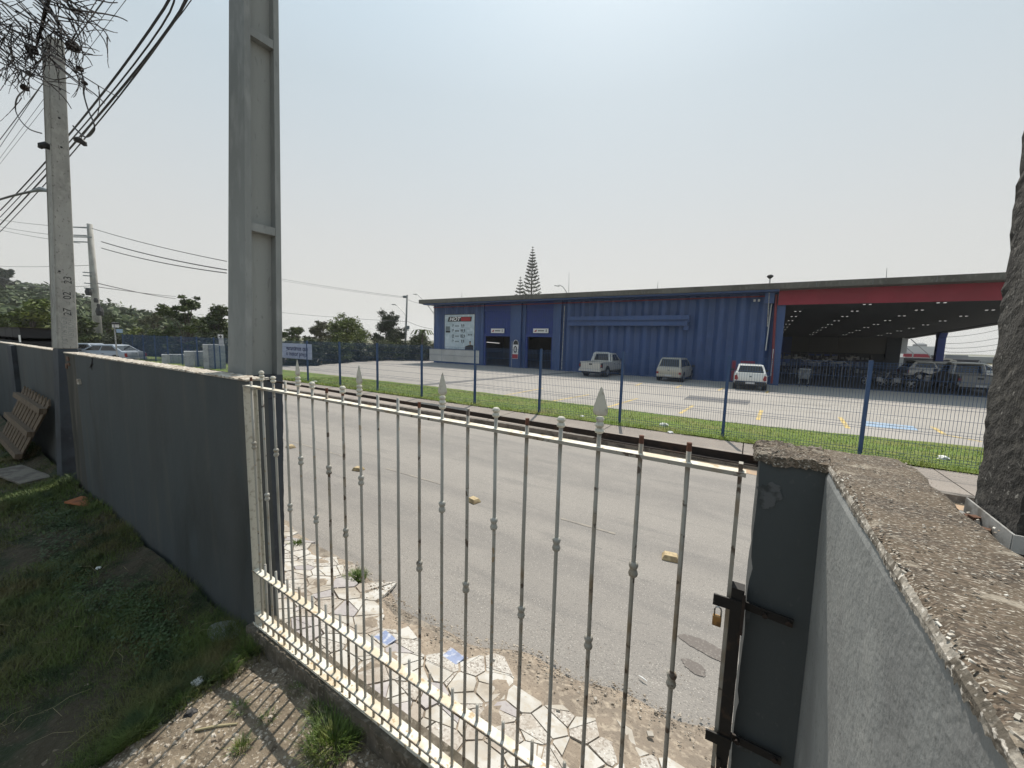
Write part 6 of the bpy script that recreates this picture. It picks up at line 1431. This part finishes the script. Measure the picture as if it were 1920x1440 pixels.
def tree(name, lab, base, height, spread, m_, rr_seed, nleaf=2600, leaf=.22, trunk_r=.16, crown_from=.3, nb=16, open_=False, cat='tree', grp='trees beyond the fence', squash=1.0):
    rr = random.Random(rr_seed); t = empty(name, tuple(base)); tag(t, lab, cat, grp)
    q = MB(); tips = []
    hh = height*(crown_from+.1)
    q.tube([base, base+Vector((rr.uniform(-.1, .1)*spread, 0, hh*.5)), base+Vector((rr.uniform(-.12, .12)*spread, 0, hh))], [trunk_r, trunk_r*.8, trunk_r*.6], 7)
    fork = base+Vector((0, 0, hh*.85))
    blobs = []
    for k in range(nb):
        a = 2*math.pi*k/nb*2.4+rr.uniform(-.5, .5); lv = crown_from + (1-crown_from)*((k+.5)/nb)
        rad = spread*(math.sin(math.pi*min(1, .18+.82*(lv-crown_from)/(1-crown_from)*.95))**.7)*rr.uniform(.25, .85)*squash
        p = base+Vector((rad*math.cos(a), rad*math.sin(a), height*lv*.93))
        q.tube([fork, fork.lerp(p, .5)+Vector((0, 0, .08*height)), p], [trunk_r*.38, trunk_r*.25, trunk_r*.1], 5)
        s_ = spread*rr.uniform(.30, .52)*(.55 if open_ else 1)
        blobs.append((p.x, p.y, p.z, s_, s_, s_*rr.uniform(.5, .8)))
        for _ in range(0 if open_ else 3):
            s4 = s_*rr.uniform(.35, .6); blobs.append((p.x+rr.uniform(-1, 1)*s_, p.y+rr.uniform(-1, 1)*s_, p.z+rr.uniform(-.6, .9)*s_, s4, s4, s4*.8))
        if open_:
            for _ in range(3):
                p2 = p+Vector((rr.uniform(-1, 1), rr.uniform(-1, 1), rr.uniform(-.1, .7)))*spread*.3; q.tube([fork.lerp(p, .6), p, p2], [trunk_r*.2, trunk_r*.12, trunk_r*.05], 4); s3_ = spread*.13; blobs.append((p2.x, p2.y, p2.z, s3_, s3_, s3_*.6))
    q.build('trunk', M['bark'], t)
    q = MB(); leafcloud(q, blobs, int(nleaf*3.4), leaf*.52, rr, .1); q.build('crown', M[m_], t)
    return t
def T(name, lab, px, pyt, wpx, d, m_, seed, **k):
    b_ = ond(px, 640, d); b_.z = -.3; tp = ond(px, pyt, d); w = wpx/FPX*d*.5/max(.5, (ray(px, 640).y*0+1))
    r = ray(px, 640); pxm = math.hypot(r.x, r.y)/d   # px-lengths
    w = (ond(px+wpx/2, 640, d)-ond(px-wpx/2, 640, d)).length/2
    return tree(name, lab, b_, tp.z-b_.z, w, m_, seed, **k)
# hill with woods
hill_pts = [(-160, 500), (-60, 520), (0, 552), (60, 556), (110, 560), (150, 575), (210, 592), (260, 604), (300, 612), (360, 618), (430, 632), (520, 650)]
q = MB(); rings = []
for (px, py) in hill_pts:
    crest = ond(px, py+6, 190); foot = ond(px, 660, 75); back = ond(px, py+6, 330)
    ring = []
    for k in range(9):
        s_ = k/8; p = foot.lerp(crest, s_); z = -.3+(crest.z+.3)*(s_**1.25); ring.append((p.x, p.y, z))
    ring.append((back.x, back.y, -.3)); rings.append(ring)
vs = [p for r_ in rings for p in r_]; fs = []; n = 10
for i in range(len(rings)-1):
    for k in range(n-1): a = i*n+k; fs.append((a, a+1, a+n+1, a+n))
q.add(vs, fs); tag(fix_normals(q.build('hill', M['ground'])), kind='structure')
q = MB(); rr = random.Random(70)
for k in range(420):
    i = rr.uniform(0, len(hill_pts)-1.001); a = rings[int(i)]; b_ = rings[int(i)+1]; f = i-int(i); s_ = rr.random()**.8*8; j = min(7, int(s_)); g_ = s_-j
    A = Vector(a[j]).lerp(Vector(a[j+1]), g_); B = Vector(b_[j]).lerp(Vector(b_[j+1]), g_); p = A.lerp(B, f); r_ = rr.uniform(2.2, 4.8)
    leafcloud(q, [(p.x, p.y, p.z+r_*.5, r_, r_, r_*.75)], 150, .55+.25*(s_/8), rr, .7)
tag(q.build('hillside_woods', M['leaf_far']), 'mass of woodland covering the hillside at the left', 'woodland', kind='stuff')
T('hill_tree', 'dark round topped tall tree on the hilltop at the far left', 24, 500, 52, 170, 'leaf_dark', 71, nleaf=2600, leaf=.9, trunk_r=.6, crown_from=.35, nb=13, grp='trees on the hill')
T('hill_tree', 'small dark tree on the hilltop left of the square post', 82, 540, 50, 160, 'leaf_dark', 72, nleaf=1500, leaf=.8, trunk_r=.5, nb=9, grp='trees on the hill')
T('hill_tree', 'dark umbrella tree on the slope right of the square post', 163, 562, 32, 150, 'leaf_dark', 73, nleaf=1200, leaf=.7, trunk_r=.4, nb=8, grp='trees on the hill')
T('broad_tree', 'bright green leafy tree left of the square post behind the wall', 62, 566, 120, 46, 'leaf_bright', 74, nleaf=7000, leaf=.33, trunk_r=.3, crown_from=.12, nb=26)
T('broad_tree', 'dark green tree at the left edge behind the crates', -18, 585, 90, 38, 'leaf_mid', 75, nleaf=4500, leaf=.3, trunk_r=.3, crown_from=.05, nb=20)
T('broad_tree', 'olive green tree between the square post and the far pole', 160, 596, 62, 56, 'leaf_mid', 76, nleaf=3600, leaf=.33, crown_from=.05, nb=18)
T('broad_tree', 'glossy small leaved tree just right of the far pole', 207, 588, 46, 66, 'leaf_mid', 77, nleaf=3600, leaf=.3, crown_from=.05, nb=16)
T('shrub', 'low bright shrub behind the street sign', 252, 620, 74, 60, 'leaf_bright', 78, nleaf=3200, leaf=.3, crown_from=.02, nb=16, cat='shrub')
T('shrub', 'low green shrub behind the concrete block piles', 318, 632, 80, 50, 'leaf_mid', 79, nleaf=3000, leaf=.28, crown_from=.02, nb=16, cat='shrub')
T('open_tree', 'open crowned tree with visible forks left of the tall column', 352, 556, 135, 42, 'leaf_mid', 80, nleaf=4200, leaf=.22, trunk_r=.14, crown_from=.22, nb=15, open_=True)
T('open_tree', 'airy small tree left of the forked open tree', 294, 588, 84, 52, 'leaf_dry', 81, nleaf=2000, leaf=.22, trunk_r=.12, crown_from=.30, nb=11, open_=True)
T('broad_tree', 'dense tree partly hidden behind the tall column', 408, 572, 70, 44, 'leaf_mid', 82, nleaf=3600, leaf=.26, crown_from=.15, nb=18)
T('broad_tree', 'green rounded tree behind the mesh fence right of the column', 642, 596, 92, 52, 'leaf_bright', 83, nleaf=4200, leaf=.26, crown_from=.18, nb=20)
T('open_tree', 'thin grey green tree above the banner', 596, 604, 84, 50, 'leaf_dry', 84, nleaf=2800, leaf=.2, crown_from=.25, nb=12, open_=True)
T('open_tree', 'sparse shrubby tree nearest the column above the banner', 553, 612, 76, 50, 'leaf_mid', 85, nleaf=2600, leaf=.2, crown_from=.25, nb=12, open_=True)
T('dark_tree', 'dark double crowned tree left of the street light', 727, 590, 62, 55, 'leaf_dark', 86, nleaf=3600, leaf=.26, crown_from=.22, nb=18)
T('shrub', 'dark spreading lower shrub beside the street light', 745, 622, 50, 50, 'leaf_dark', 87, nleaf=2000, leaf=.25, crown_from=.05, nb=12, cat='shrub')
T('shrub', 'green shrub between street light and warehouse', 786, 628, 56, 52, 'leaf_mid', 88, nleaf=2600, leaf=.25, crown_from=.02, nb=14, cat='shrub')
# banana like palm near the corner
b_ = ond(792, 640, 50); b_.z = -.2; tp = ond(792, 617, 50); t = empty('palm', tuple(b_)); tag(t, 'small ragged palm rising beside the warehouse corner', 'palm', 'trees beyond the fence')
q = MB(); q.tube([b_, Vector((b_.x, b_.y, tp.z-.6))], .12, 6); q.build('trunk', M['bark'], t)
q = MB(); rr = random.Random(4)
for k in range(12):
    a = k*.6; c = Vector((b_.x, b_.y, tp.z-.6)); d_ = Vector((math.cos(a), math.sin(a), 0)); s_ = Vector((-d_.y, d_.x, 0))*.12
    P = [c, c+d_*.5+Vector((0, 0, .55)), c+d_*1.1+Vector((0, 0, .45)), c+d_*1.5+Vector((0, 0, -.1))]
    for j in range(3): q.add([P[j]-s_, P[j]+s_, P[j+1]+s_, P[j+1]-s_], [(0, 1, 2, 3)])
q.build('fronds', M['leaf_mid'], t)
# hedge of scrub at the far edge of the car park (one line of countable bushes)
rr = random.Random(90)
hx_ = [(540, 36), (572, 36), (604, 38), (636, 40), (668, 42), (700, 44), (730, 45), (762, 45), (792, 45), (818, 46)]
for i, (px, d) in enumerate(hx_):
    top = rr.uniform(640, 648)
    T('scrub_bush', ['first', 'second', 'third', 'fourth', 'fifth', 'sixth', 'seventh', 'eighth', 'ninth', 'tenth'][i]+' bush from the column in the scrub row edging the car park', px, top, 72, d, 'leaf_dark' if i % 3 else 'leaf_mid', 91+i, nleaf=2200, leaf=.17, crown_from=.02, nb=13, trunk_r=.05, cat='bush', grp='scrub bushes edging the car park')
for i, (px, d, top) in enumerate(((150, 60, 632), (190, 60, 634), (232, 56, 630), (275, 54, 630), (315, 50, 632), (355, 46, 630), (395, 42, 630), (432, 40, 632), (470, 38, 634), (30, 50, 600), (100, 52, 600))):
    T('scrub_bush', ['first', 'second', 'third', 'fourth', 'fifth', 'sixth', 'seventh', 'eighth', 'ninth', 'tenth', 'eleventh'][i]+' dark bush of the thicket left of the column, behind the fence', px, top, 95, d, 'leaf_dark', 121+i, nleaf=2300, leaf=.2, crown_from=.0, nb=14, trunk_r=.05, cat='bush', grp='dark thicket behind the left fence')
# norfolk pines behind the roof
def pine(lab, px, pyt, pyb, wpx, d, seed):
    b_ = ond(px, 660, d); b_.z = -.3; tp = ond(px, pyt, d); cb = ond(px, pyb, d).z; rr = random.Random(seed); Hh = tp.z
    t = empty('norfolk_pine', tuple(b_)); tag(t, lab, 'pine', 'norfolk pines behind the roof')
    q = MB(); q.tube([b_, Vector((b_.x, b_.y, tp.z))], [.35, .04], 7); q.build('trunk', M['bark'], t)
    w = (ond(px+wpx/2, 600, d)-ond(px-wpx/2, 600, d)).length/2; q = MB(); z = cb-6; 
    while z < tp.z-.2:
        f = (tp.z-z)/(tp.z-cb); L = max(.2, w*min(1.15, f)**.8)
        for k in range(9):
            a = 2*math.pi*k/9+z*1.3; d_ = Vector((math.cos(a), math.sin(a), 0)); s_ = Vector((-d_.y, d_.x, 0)); c = Vector((b_.x, b_.y, z))
            q.tube([c, c+d_*L*.6+Vector((0, 0, .10*L)), c+d_*L+Vector((0, 0, .32*L))], [.06, .04, .02], 4)
            for j in range(24):
                u = rr.uniform(.25, 1.02); e_ = c+d_*L*u+Vector((0, 0, .32*L*u*u)); v = (s_*rr.choice((-1, 1))*rr.uniform(.3, 1)+Vector((0, 0, rr.uniform(.1, .8)))).normalized()*rr.uniform(.18, .46)*min(1.2, L)
                q.add([e_-d_*.13, e_+d_*.13, e_+v], [(0, 1, 2)])
        z += .62 + .25*f
    q.build('crown', M['leaf_dark'], t)
pine('tall norfolk pine rising behind the warehouse roof', 993, 462, 552, 36, 95, 3)
pine('short norfolk pine left of the tall one behind the roof', 972, 518, 552, 18, 100, 4)

# ------------------------------------------------------------------ bare tree whose twigs hang into the top left
bt = empty('bare_tree', (-6.6, -1.6, ZY)); tag(bt, 'leafless tree with wiry dark twigs hanging into the top left', 'tree')
q = MB(); q.tube([(-6.6, -1.6, .1), (-6.5, -1.5, 1.8), (-6.2, -1.2, 3.6), (-5.6, -.6, 5.0)], [.17, .14, .11, .08], 9)
q.build('trunk', M['bark'], bt, smooth=True)
YT = .85
def pT(px, py, y): return ony(px, py, y)
root = Vector((-5.6, -.6, 5.0))
q = MB()
mainb = [root, pT(120, -160, .55), pT(97, -60, .75), pT(90, 0, .85), pT(78, 50, .9), pT(68, 90, .92)]
q.tube(mainb, [.06, .035, .022, .015, .011, .008], 6)
m2_ = [root, pT(30, -200, .5), pT(200, -90, .8), pT(118, -30, .85), pT(128, 10, .9), pT(150, 40, .95)]
q.tube(m2_, [.05, .03, .012, .010, .007, .004], 5)
m3 = [root, pT(-60, -120, .5), pT(-30, -20, .7), pT(-10, 30, .8)]
q.tube(m3, [.05, .03, .018, .012], 5)
m4 = [root, pT(-160, -20, .5), pT(-60, 50, .7), pT(-15, 70, .8)]
q.tube(m4, [.05, .03, .018, .012], 5)
q.build('branch', M['twig'], bt)
rr = random.Random(123); q = MB()
def twig(px, py, ang, L, y, r, depth=0):
    P = [pT(px, py, y)]; a = ang; cur = rr.uniform(-.03, .06); hook = rr.choice((-.12, 0, .1, .22)); x, yy = px, py; n = 12
    for k in range(n):
        x += L/n*math.cos(a); yy += L/n*math.sin(a); a += cur+rr.uniform(-.03, .03)+(hook if k > 8 else 0) ; y2 = y+rr.uniform(-.03, .03)
        P.append(pT(x, yy, y2))
        if depth < 1 and rr.random() < .09: twig(x, yy, a+rr.choice((-1, 1))*rr.uniform(.35, 1.0), L*rr.uniform(.25, .5), y2, r*.6, depth+1)
    q.tube(P, [r*(1-.6*k/n) for k in range(n+1)], 3, cap=False)
for k in range(60):      # long twigs sweeping down to the right
    px = rr.uniform(-90, 90); py = rr.uniform(-50, 110) + max(0, -px)*.2
    twig(px, py, rr.uniform(.42, .85), rr.uniform(90, 170), rr.uniform(.75, 1.0), .0078)
for k in range(20):
    twig(rr.uniform(60, 130), rr.uniform(-30, 50), rr.uniform(.15, .95), rr.uniform(70, 120), rr.uniform(.8, 1.0), .0070)
for k in range(18):
    twig(rr.uniform(10, 150), rr.uniform(30, 120), rr.uniform(.9, 1.7), rr.uniform(40, 75), rr.uniform(.8, 1.0), .0062)
for k in range(34):
    twig(rr.uniform(0, 110), rr.uniform(20, 150), rr.uniform(1.0, 2.6), rr.uniform(30, 65), rr.uniform(.8, 1.0), .0055)
q.build('twigs', M['twig'], bt)
for px, py, s_ in ((60, 92, .05), (137, 86, .05), (55, 138, .03), (46, 164, .038), (150, 129, .024), (158, 155, .02)):
    c = pT(px, py, .9); q = MB(); prof = [(.1, -1), (.75, -.7), (1, -.1), (.8, .5), (.2, 1)]
    q.lathe([(s_*a*rr.uniform(.75, 1.1), s_*b__*.8) for a, b__ in prof], c, 7); q.build('dry_cone', M['twig'], bt)

# ------------------------------------------------------------------ smoky air
hz = MB(); hz.box((-1100, -400, -1.4), (900, 1500, 60))
ho = tag(hz.build('haze', None), kind='stuff'); ho.data.materials.clear()
hm = bpy.data.materials.new('haze'); hm.use_nodes = True; hn = hm.node_tree; hn.nodes.clear()
ov = hn.nodes.new('ShaderNodeOutputMaterial'); pv = hn.nodes.new('ShaderNodeVolumePrincipled')
pv.inputs['Color'].default_value = (0.93, 0.95, 0.97, 1); pv.inputs['Density'].default_value = 0.0005; pv.inputs['Anisotropy'].default_value = 0.3
hn.links.new(pv.outputs[0], ov.inputs['Volume']); ho.data.materials.append(hm)
